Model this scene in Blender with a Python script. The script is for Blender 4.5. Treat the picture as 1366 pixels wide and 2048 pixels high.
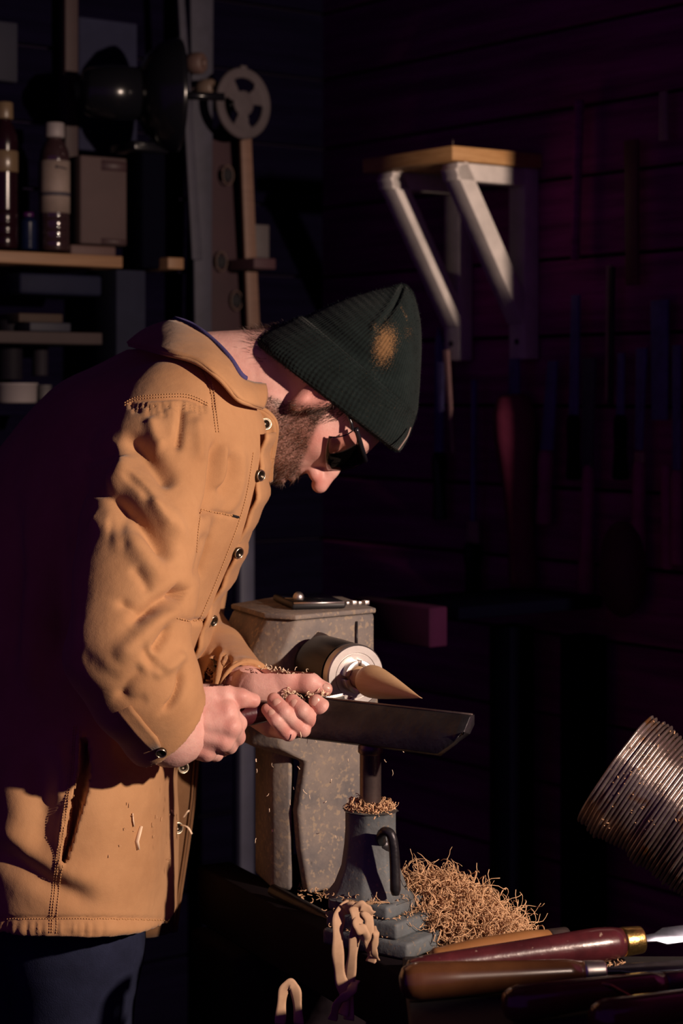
import bpy, math, random
import numpy as np
from mathutils import Vector
from mathutils.bvhtree import BVHTree

for _o in list(bpy.data.objects):
    bpy.data.objects.remove(_o, do_unlink=True)
scene = bpy.context.scene
COL = scene.collection
random.seed(7)
RNG = np.random.default_rng(7)

# ------------------------------------------------------------------ camera
FPX, D0, ZC, HOR = 4000.0, 2.667, 1.45, 790.0      # focal length in pixels, distance of the plane Y=0, eye height, horizon row
cam_data = bpy.data.cameras.new('camera')
cam_data.sensor_fit = 'VERTICAL'
cam_data.sensor_height = 36.0
cam_data.lens = 36.0 * FPX / 2048.0
cam_data.shift_y = -(1024.0 - HOR) / 2048.0
cam_data.clip_start = 0.05
cam_data.dof.use_dof = True
cam_data.dof.focus_distance = 2.45
cam_data.dof.aperture_fstop = 5.0
cam = bpy.data.objects.new('camera', cam_data)
COL.objects.link(cam)
cam.location = (0, -D0, ZC)
cam.rotation_euler = (math.pi / 2, 0, 0)
scene.camera = cam

# ------------------------------------------------------------------ world, key lamp, exposure
world = bpy.data.worlds.new('world')
scene.world = world
world.use_nodes = True
_bg = world.node_tree.nodes['Background']
_bg.inputs[0].default_value = (0.42, 0.09, 1.0, 1)
_bg.inputs[1].default_value = 0.085

def spot(name, loc, target, power, color, radius, angle, blend):
    d = bpy.data.lights.new(name, 'SPOT')
    d.energy = power; d.color = color; d.shadow_soft_size = radius
    d.spot_size = math.radians(angle); d.spot_blend = blend
    o = bpy.data.objects.new(name, d); COL.objects.link(o)
    o.location = loc
    o.rotation_euler = (Vector(target) - Vector(loc)).to_track_quat('-Z', 'Y').to_euler()
    return o
KEY = spot('key_lamp', (1.82, -1.77, 1.86), (0.0, 0.1, 1.20), 400.0, (1.0, 0.75, 0.60), 0.035, 78, 0.35)

scene.view_settings.view_transform = 'Standard'
scene.view_settings.look = 'None'
scene.view_settings.gamma = 1.0
scene.view_settings.use_curve_mapping = False
scene.view_settings.exposure = 0.0

# ------------------------------------------------------------------ helpers
def P(px, py, Y=0.0):
    d = Y + D0
    return np.array([(px - 683.0) * d / FPX, Y, ZC - (py - HOR) * d / FPX])
def proj(V):
    d = V[:, 1] + D0
    return np.stack([683.0 + V[:, 0] * FPX / d, HOR + (ZC - V[:, 2]) * FPX / d], 1)
def nrm(v):
    v = np.asarray(v, float); return v / (np.linalg.norm(v) + 1e-12)

def fast_mesh(name, V, F):
    """F: (n,k) array or list of index tuples"""
    me = bpy.data.meshes.new(name)
    V = np.asarray(V, np.float32)
    me.vertices.add(len(V)); me.vertices.foreach_set('co', V.ravel())
    if isinstance(F, np.ndarray):
        n, k = F.shape
        loops = F.ravel().astype(np.int32); starts = (np.arange(n) * k).astype(np.int32)
    else:
        ln = np.array([len(f) for f in F], np.int32)
        loops = np.concatenate([np.asarray(f, np.int32) for f in F]); n = len(F)
        starts = np.concatenate([[0], np.cumsum(ln)[:-1]]).astype(np.int32)
    me.loops.add(len(loops)); me.loops.foreach_set('vertex_index', loops)
    me.polygons.add(n); me.polygons.foreach_set('loop_start', starts)
    me.update(calc_edges=True); me.validate()
    return me

def root_of(o):
    loc = Vector((0, 0, 0))
    while o is not None:
        loc += o.location; o = o.parent
    return np.array(loc)

def tag(o, label=None, cat=None, group=None, kind=None):
    if label: o['label'] = label
    if cat: o['category'] = cat
    if group: o['group'] = group
    if kind: o['kind'] = kind
    return o

def obj(name, VF, mat, parent=None, smooth=True, bevel=0.0, attr=None, angle=None):
    V, F = VF
    V = np.asarray(V, float)
    if parent is None:
        off = np.array([(V[:, 0].min() + V[:, 0].max()) / 2, (V[:, 1].min() + V[:, 1].max()) / 2, V[:, 2].min()])
    else:
        off = root_of(parent)
    me = fast_mesh(name, V - off, F)
    if smooth:
        me.polygons.foreach_set('use_smooth', np.ones(len(me.polygons), bool))
    if attr:
        for an, av in attr.items():
            a = me.attributes.new(an, 'FLOAT', 'POINT'); a.data.foreach_set('value', np.asarray(av, np.float32))
    me.materials.append(mat)
    o = bpy.data.objects.new(name, me); COL.objects.link(o)
    if parent is None: o.location = off
    else: o.parent = parent
    if bevel > 0:
        b = o.modifiers.new('bevel', 'BEVEL'); b.width = bevel; b.segments = 2; b.limit_method = 'ANGLE'; b.angle_limit = math.radians(35)
    if smooth and angle:
        me.set_sharp_from_angle(angle=math.radians(angle))
    return o

def thing(name, loc, label, cat, group=None):
    o = bpy.data.objects.new(name, None); COL.objects.link(o)
    o.location = [float(c) for c in loc]; o.empty_display_size = 0.05
    return tag(o, label, cat, group)

def joinm(*ms):
    Vs, Fs, n = [], [], 0
    for V, F in ms:
        V = np.asarray(V, float)
        Vs.append(V); Fs += [tuple(int(i) + n for i in f) for f in F]; n += len(V)
    return np.concatenate(Vs), Fs

def box(c, size, ax=None):
    """oriented box, ax = 3 unit axes rows"""
    ax = np.eye(3) if ax is None else np.asarray(ax, float)
    h = np.asarray(size, float) / 2
    V = [np.asarray(c) + sx * h[0] * ax[0] + sy * h[1] * ax[1] + sz * h[2] * ax[2]
         for sx in (-1, 1) for sy in (-1, 1) for sz in (-1, 1)]
    F = [(0, 1, 3, 2), (4, 6, 7, 5), (0, 4, 5, 1), (2, 3, 7, 6), (0, 2, 6, 4), (1, 5, 7, 3)]
    if np.linalg.det(ax) < 0: F = [f[::-1] for f in F]
    return np.array(V), F

def prism(poly, d0, d1):
    """poly: list of 3d points (planar), extruded between offset vectors d0 and d1"""
    p = np.asarray(poly, float); n = len(p)
    V = np.concatenate([p + d0, p + d1])
    nn = np.zeros(3)
    for i in range(n): nn += np.cross(p[i], p[(i + 1) % n])
    F = [tuple(range(n - 1, -1, -1)), tuple(range(n, 2 * n))] + [(i, (i + 1) % n, n + (i + 1) % n, n + i) for i in range(n)]
    if np.dot(nn, np.asarray(d1, float) - d0) < 0: F = [f[::-1] for f in F]
    return V, F

def frame_for(d, up=(0, 0, 1)):
    d = nrm(d); u = np.asarray(up, float)
    if abs(np.dot(d, u)) > 0.95: u = np.array([1.0, 0, 0])
    a = nrm(np.cross(u, d)); b = np.cross(d, a)
    return a, b

def tube(pts, radii, n=12, cap=True, flat=1.0, up=(0, 0, 1), closed=False):
    pts = np.asarray(pts, float); m = len(pts)
    radii = np.broadcast_to(np.asarray(radii, float), (m,))
    V = []; a = None
    for i in range(m):
        if closed: t = pts[(i + 1) % m] - pts[i - 1]
        else: t = pts[min(i + 1, m - 1)] - pts[max(i - 1, 0)]
        t = nrm(t)
        if a is None: a, b = frame_for(t, up)
        else:
            a = nrm(a - t * np.dot(a, t)); b = np.cross(t, a)
        for k in range(n):
            an = 2 * math.pi * k / n
            V.append(pts[i] + radii[i] * (math.cos(an) * a + flat * math.sin(an) * b))
    F = []
    for i in range(m if closed else m - 1):
        j = (i + 1) % m
        for k in range(n):
            F.append((i * n + k, i * n + (k + 1) % n, j * n + (k + 1) % n, j * n + k))
    if cap and not closed:
        F.append(tuple(range(n - 1, -1, -1))); F.append(tuple((m - 1) * n + k for k in range(n)))
    return np.array(V), F

def lathe(c, axis, prof, n=32, up=(0, 0, 1)):
    """prof: list of (distance along axis, radius)"""
    c = np.asarray(c, float); axis = nrm(axis); a, b = frame_for(axis, up)
    V, F = [], []
    for (t, r) in prof:
        for k in range(n):
            an = 2 * math.pi * k / n
            V.append(c + axis * t + max(r, 1e-5) * (math.cos(an) * a + math.sin(an) * b))
    m = len(prof)
    for i in range(m - 1):
        for k in range(n):
            F.append((i * n + k, i * n + (k + 1) % n, (i + 1) * n + (k + 1) % n, (i + 1) * n + k))
    F.append(tuple(range(n - 1, -1, -1))); F.append(tuple((m - 1) * n + k for k in range(n)))
    return np.array(V), F

def sheet(G, thick=0.0, closed_u=False):
    """G: (m,n,3) grid of points -> sheet, optionally thickened along its own normals"""
    G = np.asarray(G, float); m, n, _ = G.shape
    du = np.gradient(G, axis=0); dv = np.gradient(G, axis=1)
    N = np.cross(du, dv); N /= (np.linalg.norm(N, axis=2, keepdims=True) + 1e-12)
    V = G.reshape(-1, 3); F = []
    q = lambda i, j: i * n + j
    for i in range(m - 1):
        for j in range(n - 1):
            F.append((q(i, j), q(i + 1, j), q(i + 1, j + 1), q(i, j + 1)))
    if thick:
        V2 = (G - N * thick).reshape(-1, 3); o = m * n
        F += [(f[3] + o, f[2] + o, f[1] + o, f[0] + o) for f in list(F)]
        for i in range(m - 1):
            F.append((q(i, 0), q(i, 0) + o, q(i + 1, 0) + o, q(i + 1, 0)))
            F.append((q(i + 1, n - 1), q(i + 1, n - 1) + o, q(i, n - 1) + o, q(i, n - 1)))
        for j in range(n - 1):
            F.append((q(0, j + 1), q(0, j + 1) + o, q(0, j) + o, q(0, j)))
            F.append((q(m - 1, j), q(m - 1, j) + o, q(m - 1, j + 1) + o, q(m - 1, j + 1)))
        V = np.concatenate([V, V2])
    return V, F

def resample(pts, n):
    pts = np.asarray(pts, float)
    # Catmull-Rom through pts, n samples
    m = len(pts); out = []
    for s in np.linspace(0, m - 1, n):
        i = min(int(s), m - 2); t = s - i
        p0, p1, p2, p3 = pts[max(i - 1, 0)], pts[i], pts[i + 1], pts[min(i + 2, m - 1)]
        out.append(0.5 * ((2 * p1) + (-p0 + p2) * t + (2 * p0 - 5 * p1 + 4 * p2 - p3) * t * t + (-p0 + 3 * p1 - 3 * p2 + p3) * t ** 3))
    return np.array(out)

def ellipsoid(c, r, ax=None, nu=16, nv=10):
    ax = np.eye(3) if ax is None else np.asarray(ax, float)
    V, F = [], []
    for i in range(nv + 1):
        th = math.pi * i / nv
        for k in range(nu):
            ph = 2 * math.pi * k / nu
            l = (r[0] * math.sin(th) * math.cos(ph), r[1] * math.sin(th) * math.sin(ph), r[2] * math.cos(th))
            V.append(np.asarray(c) + l[0] * ax[0] + l[1] * ax[1] + l[2] * ax[2])
    for i in range(nv):
        for k in range(nu):
            F.append((i * nu + k, (i + 1) * nu + k, (i + 1) * nu + (k + 1) % nu, i * nu + (k + 1) % nu))
    return np.array(V), F

# ------------------------------------------------------------------ signed-distance modelling
class Field:
    def __init__(s, lo, hi, h):
        s.lo = np.asarray(lo, float); s.h = h
        s.n = np.ceil((np.asarray(hi, float) - s.lo) / h).astype(int) + 1
        s.ax = [(s.lo[i] + h * np.arange(s.n[i])).astype(np.float32) for i in range(3)]
        s.D = np.full(s.n, 0.5, np.float32)
    def sl(s, lo, hi):
        a = np.clip(np.floor((np.asarray(lo) - s.lo) / s.h).astype(int), 0, s.n)
        b = np.clip(np.ceil((np.asarray(hi) - s.lo) / s.h).astype(int) + 1, 0, s.n)
        S = tuple(slice(a[i], b[i]) for i in range(3))
        X = s.ax[0][S[0]][:, None, None]; Y = s.ax[1][S[1]][None, :, None]; Z = s.ax[2][S[2]][None, None, :]
        return S, X, Y, Z
    def put(s, S, f, k, sub=False):
        D = s.D[S]
        if D.size == 0: return
        if sub:
            f = -f
            if k > 0:
                hh = np.clip(0.5 - 0.5 * (f - D) / k * -1, 0, 1) if False else np.clip(0.5 + 0.5 * (f - D) / k, 0, 1)
                s.D[S] = D * (1 - hh) + f * hh + k * hh * (1 - hh)
            else: s.D[S] = np.maximum(D, f)
        else:
            if k > 0:
                hh = np.clip(0.5 + 0.5 * (D - f) / k, 0, 1)
                s.D[S] = D * (1 - hh) + f * hh - k * hh * (1 - hh)
            else: s.D[S] = np.minimum(D, f)
    def cone(s, a, b, ra, rb, k=0.0, sub=False, sq=None):
        """round cone; sq=(axis vector, factor): squash distances along that axis (factor>1 flattens)"""
        a = np.asarray(a, float); b = np.asarray(b, float); m = max(ra, rb) + k + 4 * s.h
        S, X, Y, Z = s.sl(np.minimum(a, b) - m, np.maximum(a, b) + m)
        d = b - a; L2 = float(np.dot(d, d)) + 1e-12
        px, py, pz = X - a[0], Y - a[1], Z - a[2]
        t = np.clip((px * d[0] + py * d[1] + pz * d[2]) / L2, 0, 1)
        qx, qy, qz = px - t * d[0], py - t * d[1], pz - t * d[2]
        if sq is not None:
            w = nrm(sq[0]); e = qx * w[0] + qy * w[1] + qz * w[2]
            qx = qx + w[0] * e * (sq[1] - 1); qy = qy + w[1] * e * (sq[1] - 1); qz = qz + w[2] * e * (sq[1] - 1)
        f = np.sqrt(qx * qx + qy * qy + qz * qz) - (ra + t * (rb - ra))
        s.put(S, f.astype(np.float32), k, sub)
    def ell(s, c, r, ax=None, k=0.0, sub=False):
        c = np.asarray(c, float); ax = np.eye(3) if ax is None else np.asarray(ax, float); m = max(r) + k + 4 * s.h
        S, X, Y, Z = s.sl(c - m, c + m)
        px, py, pz = X - c[0], Y - c[1], Z - c[2]
        l = [px * a[0] + py * a[1] + pz * a[2] for a in ax]
        k0 = np.sqrt((l[0] / r[0]) ** 2 + (l[1] / r[1]) ** 2 + (l[2] / r[2]) ** 2)
        k1 = np.sqrt((l[0] / r[0] ** 2) ** 2 + (l[1] / r[1] ** 2) ** 2 + (l[2] / r[2] ** 2) ** 2) + 1e-9
        s.put(S, (k0 * (k0 - 1) / k1).astype(np.float32), k, sub)
    def chain(s, pts, rs, k=0.0, kj=0.0, sub=False, sq=None):
        for i in range(len(pts) - 1):
            s.cone(pts[i], pts[i + 1], rs[i], rs[i + 1], k if i == 0 else kj, sub, sq)
    def half(s, p, n):
        """cut away the side the normal n points to"""
        X, Y, Z = s.ax[0][:, None, None], s.ax[1][None, :, None], s.ax[2][None, None, :]
        n = nrm(n); f = (X - p[0]) * n[0] + (Y - p[1]) * n[1] + (Z - p[2]) * n[2]
        s.D = np.maximum(s.D, f.astype(np.float32))
    def mesh(s, smooth=2):
        D = s.D; ins = D < 0
        c = np.zeros(np.array(D.shape) - 1, np.int8)
        for dx in (0, 1):
            for dy in (0, 1):
                for dz in (0, 1):
                    c += ins[dx:D.shape[0] - 1 + dx, dy:D.shape[1] - 1 + dy, dz:D.shape[2] - 1 + dz]
        act = (c > 0) & (c < 8)
        I = np.argwhere(act); idx = np.full(act.shape, -1, np.int32); idx[tuple(I.T)] = np.arange(len(I))
        acc = np.zeros((len(I), 3)); cnt = np.zeros(len(I))
        cor = [(x, y, z) for x in (0, 1) for y in (0, 1) for z in (0, 1)]
        val = {q: D[I[:, 0] + q[0], I[:, 1] + q[1], I[:, 2] + q[2]].astype(float) for q in cor}
        for a in cor:
            for ax in range(3):
                if a[ax] == 0:
                    b = list(a); b[ax] = 1; b = tuple(b)
                    va, vb = val[a], val[b]; m = (va < 0) != (vb < 0)
                    t = np.where(m, va / np.where(m, va - vb, 1), 0)
                    p = np.tile(np.array(a, float), (len(I), 1)); p[:, ax] = t
                    acc[m] += p[m]; cnt[m] += 1
        V = s.lo + (I + acc / cnt[:, None]) * s.h
        Fs = []
        for ax in range(3):
            u, v = [(1, 2), (2, 0), (0, 1)][ax]
            A = [slice(None)] * 3; B = [slice(None)] * 3
            A[ax] = slice(0, -1); B[ax] = slice(1, None)
            ch = ins[tuple(A)] != ins[tuple(B)]
            e = np.argwhere(ch)
            ok = (e[:, u] > 0) & (e[:, v] > 0) & (e[:, u] < D.shape[u] - 1) & (e[:, v] < D.shape[v] - 1)
            e = e[ok]
            def at(du, dv):
                q = e.copy(); q[:, u] -= du; q[:, v] -= dv; return idx[tuple(q.T)]
            quad = np.stack([at(1, 1), at(0, 1), at(0, 0), at(1, 0)], 1)
            flip = ~ins[tuple(e.T)]
            quad[flip] = quad[flip][:, ::-1]
            Fs.append(quad)
        F = np.concatenate(Fs)
        F = F[(F >= 0).all(1)]
        for _ in range(smooth): V = laplace(V, F, 0.5)
        return V, F

def laplace(V, F, lam):
    E = np.concatenate([F[:, [i, (i + 1) % F.shape[1]]] for i in range(F.shape[1])])
    n = len(V); w = np.bincount(E[:, 0], minlength=n) + np.bincount(E[:, 1], minlength=n)
    A = np.stack([np.bincount(E[:, 0], V[E[:, 1], c], n) + np.bincount(E[:, 1], V[E[:, 0], c], n) for c in range(3)], 1)
    return V + lam * (A / np.maximum(w, 1)[:, None] - V)

def vnormals(V, F):
    N = np.zeros_like(V)
    fn = np.cross(V[F[:, 2]] - V[F[:, 0]], V[F[:, 3]] - V[F[:, 1]])
    for i in range(4):
        for c in range(3): N[:, c] += np.bincount(F[:, i], fn[:, c], len(V))
    return N / (np.linalg.norm(N, axis=1, keepdims=True) + 1e-12)

def polydist(Q, pts):
    """signed distance of 2d points Q to polyline, and parameter 0..1 along it"""
    pts = np.asarray(pts, float); best = np.full(len(Q), 1e9); sg = np.zeros(len(Q)); par = np.zeros(len(Q))
    L = np.concatenate([[0], np.cumsum(np.linalg.norm(np.diff(pts, axis=0), axis=1))])
    for i in range(len(pts) - 1):
        a, b = pts[i], pts[i + 1]; d = b - a; l2 = d @ d
        t = np.clip(((Q - a) @ d) / l2, 0, 1); r = Q - a - t[:, None] * d
        dist = np.linalg.norm(r, axis=1); m = dist < best
        best[m] = dist[m]; sg[m] = np.sign(d[0] * (Q[m, 1] - a[1]) - d[1] * (Q[m, 0] - a[0]))
        par[m] = (L[i] + t[m] * math.sqrt(l2)) / L[-1]
    return best, sg, par

# ------------------------------------------------------------------ materials
def mat(name, col, rough=0.6, metal=0.0, var=0.0, vscale=8.0, col2=None, bump=0.0, bscale=60.0, spec=0.5, stretch=(1, 1, 1),
        speck=None, coat=0.0, trans=0.0, ior=1.45, alpha=1.0, sheen=0.0):
    m = bpy.data.materials.new(name); m.use_nodes = True
    nt = m.node_tree; b = nt.nodes['Principled BSDF']
    b.inputs['Roughness'].default_value = rough; b.inputs['Metallic'].default_value = metal
    b.inputs['Specular IOR Level'].default_value = spec; b.inputs['Coat Weight'].default_value = coat
    b.inputs['Transmission Weight'].default_value = trans; b.inputs['IOR'].default_value = ior; b.inputs['Alpha'].default_value = alpha
    b.inputs['Sheen Weight'].default_value = sheen
    b.inputs['Base Color'].default_value = (*col, 1)
    m['nodes'] = 1
    tc = nt.nodes.new('ShaderNodeTexCoord'); mp = nt.nodes.new('ShaderNodeMapping'); mp.inputs['Scale'].default_value = stretch
    nt.links.new(tc.outputs['Object'], mp.inputs['Vector'])
    if var > 0 or col2:
        nz = nt.nodes.new('ShaderNodeTexNoise'); nz.inputs['Scale'].default_value = vscale; nz.inputs['Detail'].default_value = 6; nz.inputs['Roughness'].default_value = 0.65
        nt.links.new(mp.outputs[0], nz.inputs['Vector'])
        rp = nt.nodes.new('ShaderNodeValToRGB')
        rp.color_ramp.elements[0].position = 0.32; rp.color_ramp.elements[1].position = 0.68
        c2 = col2 if col2 else tuple(c * (1 - var) for c in col)
        rp.color_ramp.elements[0].color = (*c2, 1); rp.color_ramp.elements[1].color = (*col, 1)
        nt.links.new(nz.outputs['Fac'], rp.inputs[0])
        last = rp.outputs[0]
        if speck:
            n2 = nt.nodes.new('ShaderNodeTexNoise'); n2.inputs['Scale'].default_value = speck[1]; n2.inputs['Detail'].default_value = 3
            nt.links.new(tc.outputs['Object'], n2.inputs['Vector'])
            r2 = nt.nodes.new('ShaderNodeValToRGB'); r2.color_ramp.elements[0].position = speck[2]; r2.color_ramp.elements[1].position = speck[2] + 0.08
            r2.color_ramp.elements[0].color = (0, 0, 0, 1); r2.color_ramp.elements[1].color = (1, 1, 1, 1)
            nt.links.new(n2.outputs['Fac'], r2.inputs[0])
            mx = nt.nodes.new('ShaderNodeMix'); mx.data_type = 'RGBA'
            nt.links.new(r2.outputs[0], mx.inputs['Factor']); nt.links.new(last, mx.inputs[6]); mx.inputs[7].default_value = (*speck[0], 1)
            last = mx.outputs[2]
        nt.links.new(last, b.inputs['Base Color'])
    if bump > 0:
        nb = nt.nodes.new('ShaderNodeTexNoise'); nb.inputs['Scale'].default_value = bscale; nb.inputs['Detail'].default_value = 4
        nt.links.new(mp.outputs[0], nb.inputs['Vector'])
        bp = nt.nodes.new('ShaderNodeBump'); bp.inputs['Strength'].default_value = bump; bp.inputs['Distance'].default_value = 0.002
        nt.links.new(nb.outputs['Fac'], bp.inputs['Height']); nt.links.new(bp.outputs[0], b.inputs['Normal'])
    return m
# ================================================================== room shell
RN = np.array([-.8, -.6, 0.0]); RT = np.array([.6, -.8, 0.0]); RW0 = np.array([.38, 1.116, 0.0])      # tool wall: normal, rightward direction, a point
LN = np.array([.6, -.8, 0.0]); LT = np.array([.8, .6, 0.0]); LW0 = np.array([-.765, 1.133, 0.0])      # shelf wall
UP = np.array([0, 0, 1.0])
def on_plane(px, py, w0, n, dlt):
    c = np.array([0, -D0, ZC]); d = P(px, py, 0) - c
    t = np.dot(w0 + n * dlt - c, n) / np.dot(d, n)
    return c + d * t
def W(px, py, dlt=0.0): return on_plane(px, py, RW0, RN, dlt)
def Lw(px, py, dlt=0.0): return on_plane(px, py, LW0, LN, dlt)

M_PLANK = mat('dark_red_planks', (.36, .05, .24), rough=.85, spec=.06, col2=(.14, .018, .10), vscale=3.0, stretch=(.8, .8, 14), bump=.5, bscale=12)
M_PLANK2 = mat('shade_black_planks', (.003, .002, .009), rough=.95, spec=.02, col2=(.0015, .001, .005), vscale=3.0, stretch=(.8, .8, 14), bump=.5, bscale=12)  # shade is put into this near-black colour; the key lamp reaches the wall
M_CORE = mat('wall_backing', (.012, .008, .02), .95, spec=.05)
M_FLOOR = mat('dark_floorboards', (.035, .022, .02), .85, var=.5, vscale=5, bump=.3)
def plank_wall(name, w0, t, n, s0, s1, m):
    mid = w0 + t * (s0 + s1) / 2
    wall = obj(name, box(mid + UP * 1.3 - n * .05, (s1 - s0, .06, 2.6), [t, n, UP]), M_CORE, None, smooth=False)
    tag(wall, kind='structure')
    z = 0.0; i = 0
    while z < 2.58:
        h = .142 + .012 * math.sin(i * 2.3)
        if z + h > 2.6: h = 2.6 - z
        obj('plank', box(mid + UP * (z + h / 2) - n * (.011 + .004 * math.sin(i * 5.1)), (s1 - s0, .022, h - .006), [t, n, UP]), m, wall, smooth=False, bevel=.003)
        z += h; i += 1
    return wall
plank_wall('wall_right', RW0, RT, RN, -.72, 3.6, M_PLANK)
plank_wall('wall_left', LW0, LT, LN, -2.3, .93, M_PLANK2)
st = obj('shade_post_1', box(RW0 + RT * 1.05 + RN * .12 + UP * 1.3, (.10, .24, 2.6), [RT, RN, UP]), M_CORE, None, smooth=False, bevel=.004); tag(st, kind='structure')  # added post out of view, keeps the key lamp off the tool wall
fl = obj('floor', box((0, -1.0, -.02), (7, 7.5, .04)), M_FLOOR, None, smooth=False); tag(fl, kind='structure')
ce = obj('ceiling', box((-.3, .5, 2.64), (4.6, 3.6, .06)), M_CORE, None, smooth=False); tag(ce, kind='structure')
# ================================================================== the man at the lathe
person = thing('person', P(130, 0, 0.05) * [1, 1, 0], 'man in tan canvas jacket, dark green beanie and glasses bending over the lathe', 'person')

# ---------- materials of the man
def jacket_mat(name, col, col2):
    m = mat(name, col, rough=0.88, col2=col2, vscale=7, bump=0.0, spec=0.2, sheen=0.12)
    nt = m.node_tree; b = nt.nodes['Principled BSDF']
    tc = nt.nodes['Texture Coordinate']
    w = nt.nodes.new('ShaderNodeTexNoise'); w.inputs['Scale'].default_value = 900; w.inputs['Detail'].default_value = 2
    w2 = nt.nodes.new('ShaderNodeTexNoise'); w2.inputs['Scale'].default_value = 26; w2.inputs['Detail'].default_value = 5
    nt.links.new(tc.outputs['Object'], w.inputs['Vector']); nt.links.new(tc.outputs['Object'], w2.inputs['Vector'])
    b1 = nt.nodes.new('ShaderNodeBump'); b1.inputs['Strength'].default_value = 0.35; b1.inputs['Distance'].default_value = 0.0006
    b2 = nt.nodes.new('ShaderNodeBump'); b2.inputs['Strength'].default_value = 0.5; b2.inputs['Distance'].default_value = 0.004
    nt.links.new(w2.outputs['Fac'], b2.inputs['Height']); nt.links.new(w.outputs['Fac'], b1.inputs['Height'])
    nt.links.new(b2.outputs[0], b1.inputs['Normal']); nt.links.new(b1.outputs[0], b.inputs['Normal'])
    return m
M_JACKET = jacket_mat('tan_canvas', (0.49, 0.272, 0.132), (0.37, 0.192, 0.088))
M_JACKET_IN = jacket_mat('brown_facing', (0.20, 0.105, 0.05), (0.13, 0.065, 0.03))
M_LINING = mat('navy_lining', (0.06, 0.05, 0.16), rough=0.9, bump=0.3, bscale=300)
M_THREAD = mat('tan_thread', (0.56, 0.32, 0.14), rough=0.9)
M_SNAP = mat('dark_brass_snap', (0.10, 0.08, 0.06), rough=0.3, metal=0.9, var=0.5, vscale=300)
M_SNAPRIM = mat('pale_brass_rim', (0.75, 0.68, 0.52), rough=0.3, metal=1.0)
M_DENIM = mat('dark_denim', (0.018, 0.022, 0.05), rough=0.95, var=0.35, vscale=30, bump=0.4, bscale=600, spec=0.15)
M_BOOT = mat('boot_leather', (0.03, 0.02, 0.015), rough=0.5, bump=0.3)

def skin_mat():
    m = mat('skin', (0.70, 0.43, 0.37), rough=0.5, col2=(0.62, 0.33, 0.29), vscale=45, spec=0.4)
    nt = m.node_tree; b = nt.nodes['Principled BSDF']; tc = nt.nodes['Texture Coordinate']
    b.inputs['Subsurface Weight'].default_value = 0.12
    b.inputs['Subsurface Radius'].default_value = (0.006, 0.002, 0.001)
    base = b.inputs['Base Color'].links[0].from_socket
    at = nt.nodes.new('ShaderNodeAttribute'); at.attribute_name = 'beard'
    rd = nt.nodes.new('ShaderNodeAttribute'); rd.attribute_name = 'red'
    nz = nt.nodes.new('ShaderNodeTexNoise'); nz.inputs['Scale'].default_value = 420; nz.inputs['Detail'].default_value = 3
    nt.links.new(tc.outputs['Object'], nz.inputs['Vector'])
    mr = nt.nodes.new('ShaderNodeMix'); mr.data_type = 'RGBA'
    nt.links.new(rd.outputs['Fac'], mr.inputs['Factor']); nt.links.new(base, mr.inputs[6]); mr.inputs[7].default_value = (0.52, 0.185, 0.15, 1)
    ad = nt.nodes.new('ShaderNodeMath'); ad.operation = 'MULTIPLY_ADD'; nt.links.new(nz.outputs['Fac'], ad.inputs[0]); nt.links.new(at.outputs['Fac'], ad.inputs[1]); ad.inputs[2].default_value = 0
    a2 = nt.nodes.new('ShaderNodeMath'); a2.operation = 'MULTIPLY'; a2.use_clamp = True; nt.links.new(ad.outputs[0], a2.inputs[0]); a2.inputs[1].default_value = 1.5
    mx = nt.nodes.new('ShaderNodeMix'); mx.data_type = 'RGBA'
    nt.links.new(a2.outputs[0], mx.inputs['Factor']); nt.links.new(mr.outputs[2], mx.inputs[6]); mx.inputs[7].default_value = (0.10, 0.048, 0.03, 1)
    nt.links.new(mx.outputs[2], b.inputs['Base Color'])
    n1 = nt.nodes.new('ShaderNodeTexVoronoi'); n1.inputs['Scale'].default_value = 330; n1.feature = 'DISTANCE_TO_EDGE'
    n2 = nt.nodes.new('ShaderNodeTexNoise'); n2.inputs['Scale'].default_value = 90; n2.inputs['Detail'].default_value = 5
    nt.links.new(tc.outputs['Object'], n1.inputs['Vector']); nt.links.new(tc.outputs['Object'], n2.inputs['Vector'])
    b1 = nt.nodes.new('ShaderNodeBump'); b1.inputs['Strength'].default_value = 0.25; b1.inputs['Distance'].default_value = 0.0006
    b2 = nt.nodes.new('ShaderNodeBump'); b2.inputs['Strength'].default_value = 0.4; b2.inputs['Distance'].default_value = 0.0018
    nt.links.new(n2.outputs['Fac'], b2.inputs['Height']); nt.links.new(n1.outputs['Distance'], b1.inputs['Height'])
    nt.links.new(b2.outputs[0], b1.inputs['Normal']); nt.links.new(b1.outputs[0], b.inputs['Normal'])
    return m
M_SKIN = skin_mat()
M_NAIL = mat('fingernail', (0.66, 0.40, 0.33), rough=0.32, spec=0.6, var=0.15, vscale=200)
M_HAIR = mat('brown_hair', (0.06, 0.032, 0.024), rough=0.55, spec=0.4)
M_HAIRL = mat('light_brown_hair', (0.15, 0.085, 0.06), rough=0.55, spec=0.4)

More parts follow.
